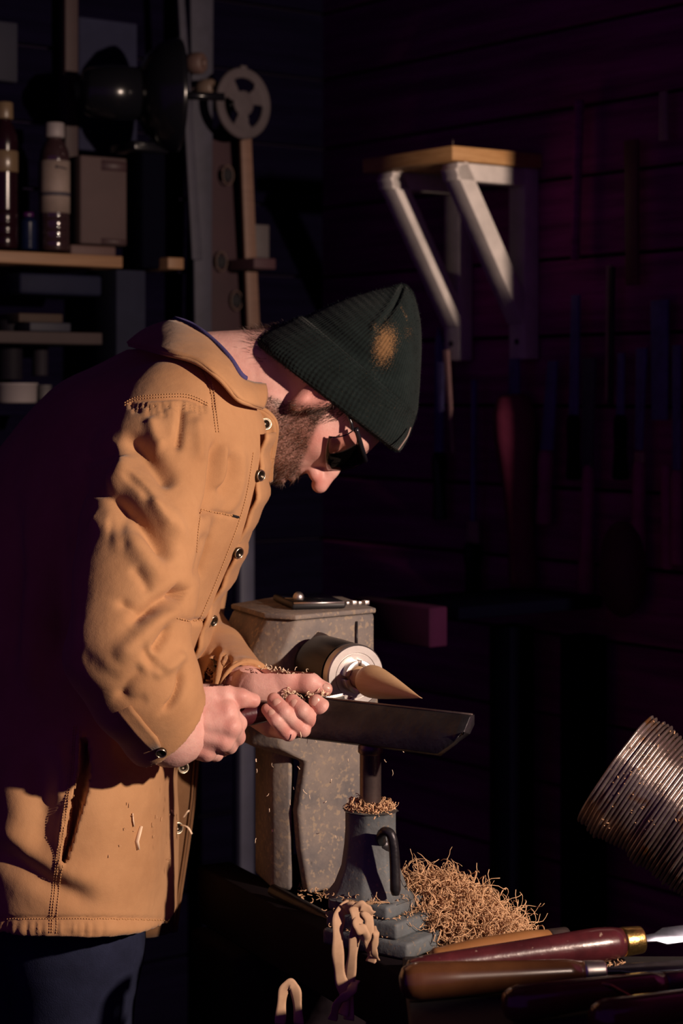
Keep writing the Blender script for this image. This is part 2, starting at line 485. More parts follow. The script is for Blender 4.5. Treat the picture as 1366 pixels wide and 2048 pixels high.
# ---------- jacket: torso slices and sleeves as one signed-distance field
YC = 0.05
TORSO = np.array([  # row, back column, front column (all at depth YC), half width in metres
    (696, 300, 350, .02), (704, 262, 410, .06), (713, 232, 440, .10), (724, 190, 462, .14), (742, 136, 482, .178), (776, 90, 508, .205), (820, 45, 534, .230),
    (865, 0, 546, .245), (930, -45, 542, .25), (1020, -85, 521, .25), (1080, -97, 498, .248), (1140, -105, 470, .245), (1210, -106, 440, .242), (1265, -105, 418, .24), (1330, -100, 396, .236),
    (1400, -95, 376, .232), (1450, -90, 362, .255), (1560, -80, 353, .272), (1700, -75, 354, .272), (1800, -72, 351, .266), (1900, -70, 347, .262)])
_dT = (YC + D0) / FPX
T_Z = ZC - (TORSO[:, 0] - HOR) * _dT
T_B = (TORSO[:, 1] - 683) * _dT; T_F = (TORSO[:, 2] - 683) * _dT; T_W = TORSO[:, 3]
def torso_params(z):
    o = np.argsort(T_Z)
    return np.interp(z, T_Z[o], T_B[o]), np.interp(z, T_Z[o], T_F[o]), np.interp(z, T_Z[o], T_W[o])
Z_HEM = P(0, 1868, -.15)[2]
JF = Field((-0.58, -0.43, Z_HEM - 0.07), (-0.055, 0.43, 1.57), 0.0032)
S, X, Y, Z = JF.sl(JF.lo, JF.lo + JF.h * (JF.n - 1))
zb, zf, zw = torso_params(JF.ax[2].astype(float))
def sm1(a, n=9):
    p = np.pad(a, n, mode='edge'); return np.convolve(p, np.ones(2 * n + 1) / (2 * n + 1), 'same')[n:-n]
zb, zf, zw = sm1(zb), sm1(zf), sm1(zw)
cx = ((zb + zf) / 2)[None, None, :]; aa = ((zf - zb) / 2)[None, None, :]; bb = zw[None, None, :]
e = 2.5
SKEW = np.interp(JF.ax[2], [P(0, 1700, YC)[2], P(0, 1250, YC)[2]], [.12, .30])[None, None, :]
ee = np.where(X < cx, 2.05, e)
BSK = np.interp(JF.ax[2], [P(0, 1250, YC)[2], P(0, 900, YC)[2]], [0, .34])[None, None, :]
Ys = YC + SKEW * (cx - X) + BSK * np.maximum(cx - X, 0)
r = (np.abs((X - cx) / aa) ** ee + np.abs((Y - Ys) / bb) ** ee) ** (1 / ee)
JF.put(S, ((r - 1) * np.minimum(aa, bb) * 0.9).astype(np.float32), 0)
JF.half((0, 0, P(0, 699, YC)[2]), (0, 0, 1))
SLEEVE_R = [(P(350, 842, -.115), .080), (P(320, 935, -.175), .079), (P(288, 1060, -.235), .0765), (P(266, 1170, -.275), .0755), (P(246, 1290, -.305), .0735), (P(290, 1378, -.295), .066), (P(330, 1444, -.270), .0575), (P(348, 1466, -.262), .056)]
SLEEVE_L = [(P(400, 850, .22), .085), (P(370, 1050, .27), .078), (P(350, 1255, .20), .066), (P(425, 1325, .02), .050), (P(488, 1379, -.135), .037), (P(500, 1389, -.155), .036)]
JF.chain([q[0] for q in SLEEVE_R], [q[1] for q in SLEEVE_R], 0.022, 0.012)
JF.chain([q[0] for q in SLEEVE_L], [q[1] for q in SLEEVE_L], 0.02, 0.012)
# cuff mouths: cut square and hollowed
def mouth(p, d, r, rin):
    d = nrm(d); S, X, Y, Z = JF.sl(p - 0.11, p + 0.11)
    f = (X - p[0]) * d[0] + (Y - p[1]) * d[1] + (Z - p[2]) * d[2]
    rad = np.sqrt(np.maximum((X - p[0]) ** 2 + (Y - p[1]) ** 2 + (Z - p[2]) ** 2 - f * f, 0))
    JF.D[S] = np.where((rad < r * 1.5), np.maximum(JF.D[S], f), JF.D[S])
    JF.cone(p - d * 0.05, p + d * 0.03, rin * 0.9, rin * 1.02, 0, True)
CUFF_R = P(336, 1455, -.266); CUFF_RD = nrm(SLEEVE_R[-1][0] - SLEEVE_R[-3][0])
CUFF_RD = nrm(CUFF_RD + np.array([.35, 0.0, .02]))
CUFF_L = P(490, 1380, -.14); CUFF_LD = nrm(SLEEVE_L[-1][0] - SLEEVE_L[-3][0]); CUFF_LD = nrm(CUFF_LD + np.array([.3, 0, 0]))
mouth(CUFF_R, CUFF_RD, .075, .048)
mouth(CUFF_L, CUFF_LD, .05, .031)
JF.half((-.36, -.10, Z_HEM), (-.035, -.13, -1))
# hollow the skirt above the hem
S, X, Y, Z = JF.sl((-.6, -.4, Z_HEM - .08), (0, .4, Z_HEM + .06))
i0 = S[2].start; i1 = S[2].stop
r = (np.abs((X - cx[..., i0:i1]) / (aa[..., i0:i1] - .012)) ** 2.05 + np.abs((Y - YC - SKEW[..., i0:i1] * (cx[..., i0:i1] - X)) / (bb[..., i0:i1] - .012)) ** 2.05) ** (1 / 2.05)
JF.put(S, np.maximum((r - 1) * 0.15, (Z - (Z_HEM + .05))).astype(np.float32) + 0 * X, 0, True)
JV, JFc = JF.mesh(2)

# hand-pocket slit, pressed into the cloth
def ray_hit(tree, px, py):
    d = nrm(P(px, py, 0) - np.array(cam.location)); o = Vector(cam.location)
    h = tree.ray_cast(o, Vector(d))
    return h
# folds: (polyline in photograph columns/rows, amplitude m, half width px, nearest/farthest depth, profile)
FOLDS = [
 # sleeve: valleys
 ([(238, 872), (270, 888), (300, 918), (330, 950), (350, 978)], -.0175, 17, -.02, 'g'),
 ([(205, 985), (240, 1010), (275, 1040), (312, 1078), (345, 1128)], -.0175, 15, -.05, 'g'),
 ([(165, 925), (200, 912), (236, 898)], -.007, 12, -.05, 'g'),
 ([(364, 806), (362, 840), (356, 885), (352, 905)], -.010, 8, .1, 'g'),
 ([(240, 1000), (245, 1060), (250, 1110)], -.005, 12, -.1, 'g'),
 ([(345, 1180), (362, 1188), (372, 1196)], -.022, 13, .0, 'g'),
 ([(372, 1180), (345, 1192), (300, 1215), (255, 1255)], -.012, 13, -.1, 'g'),
 ([(340, 1250), (326, 1278), (306, 1306)], -.012, 9, -.1, 'g'),
 ([(362, 1330), (360, 1368), (346, 1402), (322, 1425)], -.010, 7, -.1, 'g'),
 ([(160, 1300), (200, 1340), (250, 1365)], -.002, 16, -.1, 'g'),
 ([(290, 1330), (260, 1360), (235, 1400)], -.006, 14, -.1, 'g'),
 ([(190, 930), (196, 965), (196, 1000)], -.006, 26, -.05, 'g'),
 ([(178, 1040), (200, 1048), (225, 1050)], .005, 20, -.08, 'g'),
 ([(415, 1060), (405, 1110), (390, 1160)], -.006, 9, .1, 'g'),
 ([(300, 1000), (320, 1035), (340, 1060)], .006, 10, -.08, 'g'),
 ([(250, 955), (285, 985), (300, 1010)], -.006, 8, -.08, 'g'),
 ([(230, 1200), (270, 1220), (320, 1222)], -.007, 11, -.1, 'g'),
 ([(265, 1130), (285, 1160), (300, 1190)], -.005, 11, -.1, 'g'),
 ([(280, 1285), (300, 1320), (330, 1350)], -.006, 9, -.1, 'g'),
 ([(225, 1385), (255, 1400), (300, 1398)], -.003, 12, -.1, 'g'),
 # sleeve: ridges
 ([(225, 940), (262, 958), (300, 1000), (345, 1045), (362, 1100)], .012, 20, -.05, 'g'),
 ([(240, 912), (250, 935), (232, 960), (205, 960)], .012, 18, -.05, 'g'),
 ([(215, 1075), (260, 1085), (300, 1130), (330, 1170)], .010, 22, -.1, 'g'),
 ([(370, 1215), (320, 1240), (265, 1290), (225, 1320)], .010, 18, -.1, 'g'),
 ([(368, 1300), (340, 1330), (300, 1345)], .008, 14, -.1, 'g'),
 ([(300, 830), (310, 870), (330, 900)], .007, 14, 0, 'g'),
 ([(392, 830), (398, 880), (400, 930)], .006, 12, 0.05, 'g'),
 # armhole and chest drape
 ([(436, 870), (434, 930), (424, 1000), (404, 1040)], -.016, 10, .06, 'g'),
 ([(466, 900), (462, 950), (440, 1000)], -.010, 8, .1, 'g'),
 ([(448, 880), (447, 940), (436, 985)], .006, 8, .1, 'g'),
 ([(480, 880), (482, 940), (470, 1000), (440, 1040)], .005, 10, .1, 'g'),
 # far sleeve
 ([(432, 1290), (428, 1330), (420, 1385)], -.011, 7, .25, 'g'),
 ([(455, 1305), (450, 1340), (440, 1390)], -.010, 6, .25, 'g'),
 ([(478, 1318), (472, 1350), (462, 1395)], -.008, 5, .25, 'g'),
 ([(445, 1298), (440, 1340), (430, 1390)], .006, 6, .25, 'g'),
 # yoke
 ([(247, 812), (270, 801), (320, 797), (377, 797), (420, 816)], -.004, 4, .1, 'g'),
 ([(396, 728), (414, 755), (424, 790), (428, 830)], -.0035, 4, .1, 'g'),
 # skirt
 ([(-20, 1690), (60, 1745), (127, 1782), (205, 1810)], -.010, 22, .2, 'g'),
 ([(-20, 1640), (60, 1700), (127, 1740), (215, 1775)], .006, 26, .2, 'g'),
 ([(60, 1500), (80, 1580), (85, 1660), (70, 1720)], -.010, 26, .2, 'g'),
 ([(110, 1470), (125, 1540), (118, 1620)], .008, 22, .2, 'g'),
 ([(300, 1560), (310, 1680), (306, 1800)], .003, 30, .2, 'g'),
 ([(0, 1520), (30, 1620), (20, 1700)], .006, 30, .2, 'g'),
 ([(60, 1000), (70, 1150), (60, 1300), (70, 1420)], .012, 26, .3, 'g'),
 ([(20, 960), (30, 1150), (25, 1350)], -.010, 22, .3, 'g'),
 ([(115, 960), (118, 1150), (120, 1350)], -.010, 20, .3, 'g'),
 ([(-60, 1838), (60, 1838), (200, 1838), (350, 1840)], -.0035, 4, .3, 'g'),
 ([(-60, 1858), (60, 1858), (200, 1858), (350, 1860)], .003, 11, .3, 'g'),
 # chest pocket flap line
 ([(400, 1020), (430, 1026), (474, 1034)], -.003, 4, .3, 'g'),
 ([(352, 1238), (385, 1243), (420, 1241)], -.005, 5, .3, 'g'),
]
for k in range(16):      # gathers under the yoke seam
    x = 262 + k * 9.6 + random.uniform(-2, 2); l = random.uniform(14, 40)
    FOLDS.append(([(x, 801), (x + random.uniform(-2, 3), 801 + l)], -.0035, 3.2, .1, 'g'))
for k in range(14):
    x = 8 + k * 15 + random.uniform(-4, 4)
    FOLDS.append(([(x, 1842), (x + random.uniform(-3, 3), 1872)], -.003 * random.uniform(.4, 1), 4, .3, 'g'))
def apply_folds(V, F, folds):
    N = vnormals(V, F); q = proj(V); disp = np.zeros(len(V))
    face = (N[:, 1] < 0.35)
    for pts, amp, w, ymax, prof in folds:
        pts = np.asarray(pts, float); lo = pts.min(0) - 3 * w; hi = pts.max(0) + 3 * w
        m = face & (V[:, 1] < ymax) & (q[:, 0] > lo[0]) & (q[:, 0] < hi[0]) & (q[:, 1] > lo[1]) & (q[:, 1] < hi[1])
        ii = np.nonzero(m)[0]
        if not len(ii): continue
        rs = resample(np.c_[pts, np.zeros(len(pts))], 24)[:, :2]
        d, sg, par = polydist(q[ii], rs)
        tp = np.clip(np.minimum(par, 1 - par) / 0.22, 0, 1); tp = 0.12 + 0.88 * tp * tp * (3 - 2 * tp)
        disp[ii] += amp * np.exp(-(d / w) ** 2) * tp
    return V + N * disp[:, None]
JV = apply_folds(JV, JFc, FOLDS)
# soft random rumple
ph = RNG.uniform(0, 6.28, (14, 3)); kv = RNG.normal(0, 1, (14, 3)) * RNG.uniform(18, 55, (14, 1))
rum = sum(np.sin(JV @ kv[i] + ph[i, 0]) for i in range(14)) / 14
kv2 = RNG.normal(0, 1, (12, 3)) * RNG.uniform(60, 130, (12, 1)); rum = rum + .045 * sum(np.sin(JV @ kv2[i] + ph[i, 1]) for i in range(12)) / 12 * 2
JV = JV + vnormals(JV, JFc) * (rum * 0.0042)[:, None]
# pocket slit
q = proj(JV); SLIT = resample(np.array([(168, 1482, 0), (171, 1540, 0), (160, 1590, 0), (147, 1635, 0), (137, 1680, 0), (129, 1722, 0)], float), 24)[:, :2]
d, sg, par = polydist(q, SLIT); N = vnormals(JV, JFc)
wid = 3.0 + 9.0 * np.sin(np.pi * np.clip(par, 0.02, .98)) ** .8
mm = (N[:, 1] < .3) & (JV[:, 1] < 0.05)
JV[mm] -= N[mm] * (0.05 * np.clip(1.15 - (d[mm] / wid[mm]) ** 4, 0, 1) * (d[mm] < wid[mm] * 1.1))[:, None]
rid = np.exp(-((d - wid - 7) / 6) ** 2) * (sg > 0)
JV[mm] += N[mm] * (0.006 * rid[mm])[:, None]
jacket = obj('jacket', (JV, JFc), M_JACKET, person)
jtree = BVHTree.FromPolygons([tuple(v) for v in JV], [tuple(f) for f in JFc])

def on_jacket(px, py, lift=0.0):
    h = ray_hit(jtree, px, py)
    if h[0] is None: return None
    p, n = np.array(h[0]), np.array(h[1])
    if n[1] > 0: n = -n
    return p + n * lift, n

# stitching drawn as short raised threads along seams
def stitches(name, pts, parent, step=5.5, lift=.0009, r=.0006):
    rs = resample(np.c_[np.asarray(pts, float), np.zeros(len(pts))], 200)[:, :2]
    L = np.concatenate([[0], np.cumsum(np.linalg.norm(np.diff(rs, axis=0), axis=1))]); ms = []
    s = 0
    while s + step * .7 < L[-1]:
        a = [np.interp(s, L, rs[:, c]) for c in (0, 1)]; b = [np.interp(s + step * .65, L, rs[:, c]) for c in (0, 1)]
        A, B = on_jacket(*a, lift), on_jacket(*b, lift)
        if A and B and np.linalg.norm(A[0] - B[0]) < .02: ms.append(tube([A[0], B[0]], r, 5))
        s += step
    if ms: tag(obj(name, joinm(*ms), M_THREAD, parent), kind='stuff')
def off(pts, dx, dy): return [(x + dx, y + dy) for x, y in pts]
YOKE = [(249, 812), (272, 800), (320, 795), (377, 795), (420, 814)]
stitches('yoke_stitching', YOKE, jacket); stitches('yoke_stitching', off(YOKE, 0, -5), jacket)
ARM = [(398, 730), (414, 755), (423, 790), (427, 828), (432, 870)]
stitches('armhole_stitching', ARM, jacket); stitches('armhole_stitching', off(ARM, 6, 0), jacket)
SIDE = [(152, 1452), (146, 1540), (130, 1640), (118, 1720), (108, 1800), (104, 1866)]
stitches('side_seam', SIDE, jacket); stitches('side_seam', off(SIDE, 8, 1), jacket); stitches('side_seam', off(SIDE, -5, 0), jacket)
stitches('hem_stitching', [(2, 1838), (100, 1838), (220, 1838), (342, 1841)], jacket)
stitches('pocket_stitching', [(402, 1019), (440, 1026), (474, 1033)], jacket)
stitches('pocket_stitching', [(402, 1019), (396, 1060), (392, 1110)], jacket)
stitches('pocket_stitching', [(354, 1236), (385, 1241), (418, 1239)], jacket)
stitches('placket_stitching', [(506, 905), (494, 980), (478, 1040), (452, 1110), (424, 1180), (398, 1240)], jacket)
# small black thread bar at the pocket corner
A, B = on_jacket(464, 1031, .001), on_jacket(476, 1034, .001)
if A and B: obj('bar_tack', tube([A[0], B[0]], .0016, 6), mat('black_thread', (.01, .008, .01), .9), jacket)

# front placket: doubled cloth band along the open front edge
def torso_pt(py, phi, lift=0.0, yc=YC):
    z = ZC - (py - HOR) * _dT; b, f, w = torso_params(z)
    c, s_ = math.cos(phi), math.sin(phi); ex = 2 / e
    xx = ((f - b) / 2 + lift) * abs(c) ** ex * np.sign(c)
    return np.array([(b + f) / 2 + xx, yc - np.interp(z, [P(0, 1700, YC)[2], P(0, 1250, YC)[2]], [.12, .30]) * xx - (w + lift) * abs(s_) ** ex * np.sign(s_), z])
rows = np.linspace(862, 1330, 46)
G = [[torso_pt(y, ph, .0045 + .0035 * math.sin(y * .045 + 1) * (1 - ph) + .002 * math.sin(y * .11)) for ph in np.linspace(-.12, .34, 9)] for y in rows]
obj('placket', sheet(np.array(G)[:, ::-1], .004), M_JACKET, jacket)
# open front panel of the far side, hanging free below the waist
rows = np.linspace(1285, 1866, 40)
edge = lambda y: np.interp(y, [1285, 1330, 1500, 1600, 1700, 1790, 1866], [408, 412, 396, 388, 374, 360, 350])
G = []
for y in rows:
    x1 = (edge(y) - 683) * (0.10 + D0) / FPX; z = ZC - (y - HOR) * (0.10 + D0) / FPX
    b, f, w = torso_params(z); x0 = f - .05
    G.append([np.array([x0 + (x1 - x0) * t, 0.075 + .035 * t - .012 * math.sin(t * 3.1), z]) for t in np.linspace(0, 1, 8)])
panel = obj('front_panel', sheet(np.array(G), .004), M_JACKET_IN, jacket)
obj('panel_edge', tube([g[-1] + [0, -.002, 0] for g in G], .0032, 6), M_JACKET_IN, jacket)
obj('panel_edge', tube([g[-2] * .35 + g[-1] * .65 + [0, -.004, 0] for g in G], .0017, 6), M_JACKET_IN, jacket)

def snap(p, n, parent, r=.0078):
    n = nrm(n)
    s_ = obj('button', lathe(p - n * .002, n, [(0, r * .95), (.0022, r), (.0034, r * .92), (.0036, r * .5), (.0022, r * .42), (.0022, .0)], 22), M_SNAP, parent)
    a, b = frame_for(n)
    obj('button_rim', tube([p + n * .0016 + r * .86 * (math.cos(t) * a + math.sin(t) * b) for t in np.linspace(0, 2 * math.pi, 25)[:-1]], .0007, 6, closed=True), M_SNAPRIM, parent)
for (x, y) in [(514, 950), (471, 1103), (420, 1238)]:
    h = on_jacket(x, y)
    if h: snap(h[0] + nrm(h[1] + [0, -.6, .05]) * .006, nrm(h[1] + [0.1, -.7, .05]), jacket)
for (x, y, Yq) in [(366, 1535, .06), (355, 1656, .055)]:
    snap(P(x, y, Yq), (.45, -.85, .1), jacket, .0085)

# collar: folded leaf running round the neck
Fl = [(527, 771, -.035), (503, 768, -.068), (479, 757, -.088), (455, 722, -.078), (425, 690, -.050), (388, 661, -.01), (345, 643, .05), (380, 655, .11), (420, 688, .15), (455, 722, .175), (480, 757, .185), (515, 772, .15)]
Ol = [(523, 816, -.045), (500, 810, -.092), (474, 798, -.118), (436, 757, -.128), (388, 724, -.118), (318, 706, -.075), (258, 690, .05), (300, 700, .165), (380, 720, .2), (430, 757, .22), (470, 798, .22), (515, 816, .15)]
Fl = [(x, y, Y - .030 * (Y < .05)) for x, y, Y in Fl]; Ol = [(x, y, Y - .050 * (Y < .05)) for x, y, Y in Ol]
nU = 60
Fc = resample([P(*p) for p in Fl], nU); Oc = resample([P(*p) for p in Ol], nU)
G = []
for i in range(nU):
    row = []
    for t in np.linspace(0, 1, 9):
        p = Fc[i] * (1 - t) + Oc[i] * t
        outw = nrm((p - P(430, 780, .05)) * [1, 1, 1])
        row.append(p + outw * (.006 * math.sin(t * math.pi) + .001 * math.sin(i * .9 + t * 4)))
    G.append(row)
G = np.array(G)
collar = obj('collar', sheet(G[:, ::-1], .0045), M_JACKET, jacket)
obj('collar_edge', tube(Oc[::1] * .985 + Fc * .015, .003, 6), M_JACKET, collar)
# lining: the inner stand of the collar, seen as a navy line along the fold
In = [p + nrm(P(470, 790, .05) - p) * .004 + [0, 0, .0015] for p in Fc]
In2 = [p + nrm(P(480, 800, .05) - p) * .03 for p in Fc]
G2 = np.array([[a * (1 - t) + b * t for t in np.linspace(0, 1, 4)] for a, b in zip(In, In2)])
obj('collar_lining', sheet(G2, .003), M_LINING, collar)
obj('lining_edge', tube([p + [0.0035, -.003, .0035] for p in Fc[9:46]], .0036, 6), M_LINING, collar)
# collar front: throat band and lapel corner with its snap, standing in front of the beard
Lp = [(500, 812, -.06), (525, 818, -.055), (546, 836, -.04), (553, 858, -.035), (549, 892, -.02), (543, 930, -.005), (541, 962, .01)]
Lq = [(470, 800, -.10), (482, 830, -.085), (496, 862, -.07), (508, 893, -.06), (512, 915, -.05), (512, 940, -.04), (512, 965, -.03)]
A_ = resample([P(*p) for p in Lp], 26); B_ = resample([P(*p) for p in Lq], 26)
G = np.array([[a * (1 - t) + b * t + np.array([0.0, .012 * math.sin(t * math.pi), 0]) for t in np.linspace(0, 1, 7)] for a, b in zip(A_, B_)])
lapel = obj('lapel', sheet(G, .004), M_JACKET, jacket)
obj('lapel_edge', tube(A_, .0034, 6), M_JACKET, lapel)
snap(P(531, 848, -.048), (.35, -.9, .1), jacket, .0085)

# cuffs: stitched bands with a strap
def cuff(p, d, r, w, name, parent):
    d = nrm(d)
    o = obj(name, lathe(p - d * w, d, [(0, r * .985), (.002, r * 1.03), (w * .5, r * 1.045), (w - .002, r * 1.03), (w, r * 1.0), (w, r * .93), (w * .4, r * .9)], 40), M_JACKET, parent)
    return o
def cuff_edge(p, d, r, parent):
    d = nrm(d); a, b = frame_for(d)
    obj('cuff_edge', tube([p + r * (math.cos(t) * a + math.sin(t) * b) for t in np.linspace(0, 2 * math.pi, 41)[:-1]], .0028, 6, closed=True), M_JACKET, parent)
    obj('cuff_stitching', tube([p - d * .012 + r * 1.015 * (math.cos(t) * a + math.sin(t) * b) for t in np.linspace(0, 2 * math.pi, 41)[:-1]], .0011, 5, closed=True), M_THREAD, parent)
cuff_edge(CUFF_L - CUFF_LD * .002, CUFF_LD, .0352, jacket)
cuff_edge(CUFF_R - CUFF_RD * .003, CUFF_RD, .0545, jacket)
# sleeve strap
st = [on_jacket(x, y, .002) for x, y in [(232, 1424), (250, 1446), (268, 1468), (286, 1488), (300, 1500)]]
sb = [on_jacket(x, y, .002) for x, y in [(262, 1412), (280, 1434), (297, 1455), (314, 1474), (322, 1492)]]
if all(st) and all(sb):
    G = np.array([[a[0] * (1 - t) + b[0] * t for t in np.linspace(0, 1, 5)] for a, b in zip(st, sb)])
    obj('cuff_strap', sheet(G, .005), M_JACKET, jacket)
h = on_jacket(322, 1502, .003)
if h: snap(h[0], h[1], jacket, .007)

# ---------- head
EAR = P(601, 783, -0.03)
_c, _s = .285, .958
psi = math.radians(7)
F0 = np.array([_c, 0, -_s]); HU = np.array([_s, 0, _c]); S0 = np.array([0, -1.0, 0])
HFw = F0 * math.cos(psi) + S0 * math.sin(psi); HS = S0 * math.cos(psi) - F0 * math.sin(psi)
HO = EAR - HS * .078
HM = np.array([HFw, HU, HS])
def H(f, u, s_=0.0): return HO + f * HFw + u * HU + s_ * HS
HD = Field(H(.02, .01) - .2, H(.02, .01) + .2, .0021)
hd = HD
hd.lo  # local field in world axes
hd.ell(H(0, .045), (.094, .088, .074), HM)
hd.ell(H(.038, -.008), (.060, .078, .063), HM, .03)
hd.cone(H(.0, -.05, .052), H(.072, -.092, .012), .02, .022, .025); hd.cone(H(.0, -.05, -.052), H(.072, -.092, -.012), .02, .022, .025)
hd.ell(H(.078, -.092), (.020, .018, .024), HM, .018)
for s_ in (-1, 1):
    hd.ell(H(.060, .002, .043 * s_), (.024, .02, .02), HM, .02)
    hd.ell(H(.066, -.040, .030 * s_), (.022, .03, .022), HM, .015)
hd.cone(H(.078, .050, -.028), H(.078, .050, .028), .014, .014, .018)
hd.ell(H(.086, -.048), (.014, .022, .026), HM, .014)
for s_ in (-1, 1):
    hd.ell(H(.098, .022, .034 * s_), (.016, .014, .018), HM, .014, True)
    hd.ell(H(.072, .022, .033 * s_), (.014, .0135, .0145), HM, .004)
# nose
hd.cone(H(.086, .034), H(.104, .008), .009, .0105, .012)
hd.cone(H(.104, .008), H(.119, -.012), .0105, .0115, .006)
for s_ in (-1, 1):
    hd.ell(H(.103, -.014, .0125 * s_), (.012, .009, .0085), HM, .007)
    hd.ell(H(.110, -.0245, .0075 * s_), (.007, .006, .0042), HM, .002, True)
# lips
hd.ell(H(.0955, -.046), (.009, .0065, .021), HM, .005)
hd.ell(H(.0945, -.059), (.009, .0075, .019), HM, .005)
hd.ell(H(.106, -.0525), (.010, .0016, .02), HM, .003, True)
# ears
for s_ in (-1, 1):
    ax = np.array([HFw, HU, nrm(HS + .25 * s_ * -HFw)])
    hd.ell(H(.012, .021, .080 * s_), (.019, .032, .008), ax, .006)
    hd.ell(H(.016, -.007, .079 * s_), (.010, .012, .0065), ax, .005)
    hd.ell(H(.016, .021, .089 * s_), (.010, .020, .0065), ax, .004, True)
    hd.ell(H(.026, .013, .078 * s_), (.005, .008, .006), ax, .004)
# neck
NB = P(425, 800, YC)
hd.cone(H(-.025, -.055), NB, .058, .064, .03)
hd.cone(H(-.055, .0), P(400, 745, YC), .045, .055, .03)
HVt, HFt = hd.mesh(1)
L_ = (HVt - HO) @ HM.T      # local coords f,u,s
f_, u_, s_l = L_[:, 0], L_[:, 1], L_[:, 2]
def sstep(x, a, b):
    t = np.clip((x - a) / (b - a), 0, 1); return t * t * (3 - 2 * t)
wob = .006 * np.sin(60 * f_ + 2) + .005 * np.sin(95 * u_ + 40 * f_)
cheek = np.clip(-.040 + 1.08 * (.1 - f_), -.06, .05) + wob * .5       # upper limit of the beard on the cheek, rising to the sideburn
back = np.interp(u_, [-.12, -.05, -.02, .02, .05], [-.03, -.016, .004, .024, .026])
beard = sstep(-(u_ - cheek), -.003, .010) * sstep(f_ - back, -.004, .010)
side = sstep(f_, .022, .030) * sstep(-f_, -.050, -.040) * sstep(-u_, -.06, -.045) * sstep(u_, .0, .01)
must = sstep(f_, .07, .082) * sstep(-(u_ + .030), -.004, .004) * (np.abs(s_l) < .034)
beard = np.maximum(beard, must)
beard *= 1 - .9 * np.exp(-((u_ + .052) / .006) ** 2) * (f_ > .088) * (np.abs(s_l) < .017)
red = .75 * np.exp(-((f_ - .115) / .012) ** 2 - ((u_ + .012) / .016) ** 2) + .55 * np.exp(-((f_ - .065) / .02) ** 2 - ((u_ - .0) / .022) ** 2) + .5 * (np.abs(s_l) > .079) * (f_ < .03)

# ---------- hands
def hand_mesh(fn, lo, hi):
    fd = Field(lo, hi, .0011); fn(fd)
    return fd.mesh(1)
nails = []
TIP = P(711, 1384, -.165); HND = P(480, 1432, -.215); TAX = nrm(TIP - HND)      # gouge axis
def right_hand(fd):
    W1, W2 = P(352, 1425, -.258), P(338, 1475, -.258)
    mcp = [P(452, 1420, -.262), P(461, 1453, -.270), P(446, 1482, -.268), P(412, 1503, -.260)]
    rr = [.0130, .0128, .0122, .0112]
    wr = [P(372, 1416, -.256), P(362, 1436, -.262), P(352, 1456, -.262), P(345, 1478, -.256)]
    fd.cone(P(330, 1450, -.258), P(362, 1448, -.256), .026, .025, 0)
    for i in range(4): fd.cone(wr[i], mcp[i], .0195, rr[i] + .001, .012)
    fd.cone(P(385, 1440, -.24), P(440, 1450, -.245), .022, .018, .01)
    fd.cone(P(372, 1470, -.24), P(415, 1488, -.24), .020, .015, .01)
    for i in range(4): fd.ell(mcp[i] + [0.002, -.004, 0], (.0085, .0075, .0085), None, .006)
    pip = [P(476, 1447, -.234), P(474, 1474, -.238), P(459, 1492, -.236), P(432, 1508, -.232)]
    dip = [P(470, 1466, -.202), P(462, 1486, -.205), P(444, 1500, -.205), P(418, 1510, -.205)]
    tip = [P(450, 1462, -.190), P(440, 1480, -.190), P(422, 1494, -.190), P(398, 1504, -.192)]
    for i in range(4):
        fd.cone(mcp[i], pip[i], rr[i] * .98, .0108 - .0006 * i, .004)
        fd.cone(pip[i], dip[i], .0108 - .0006 * i, .0098 - .0006 * i, .0025)
        fd.cone(dip[i], tip[i], .0098 - .0006 * i, .0088 - .0006 * i, .002)
    # thumb along the top of the handle
    fd.chain([P(378, 1408, -.252), P(412, 1392, -.252), P(447, 1392, -.252), P(480, 1396, -.247), P(506, 1401, -.241)], [.019, .017, .0140, .0116, .0092], .012, .004)
    fd.ell(P(481, 1392, -.254), (.009, .007, .006), None, .006)
    # web between thumb and index
    fd.cone(P(425, 1402, -.245), P(450, 1415, -.245), .013, .010, .01)
    # tendons
    for i in range(4): fd.cone(wr[i] + [.004, -.0165, 0], mcp[i] + [0, -.0090, 0], .0020, .0028, .008)
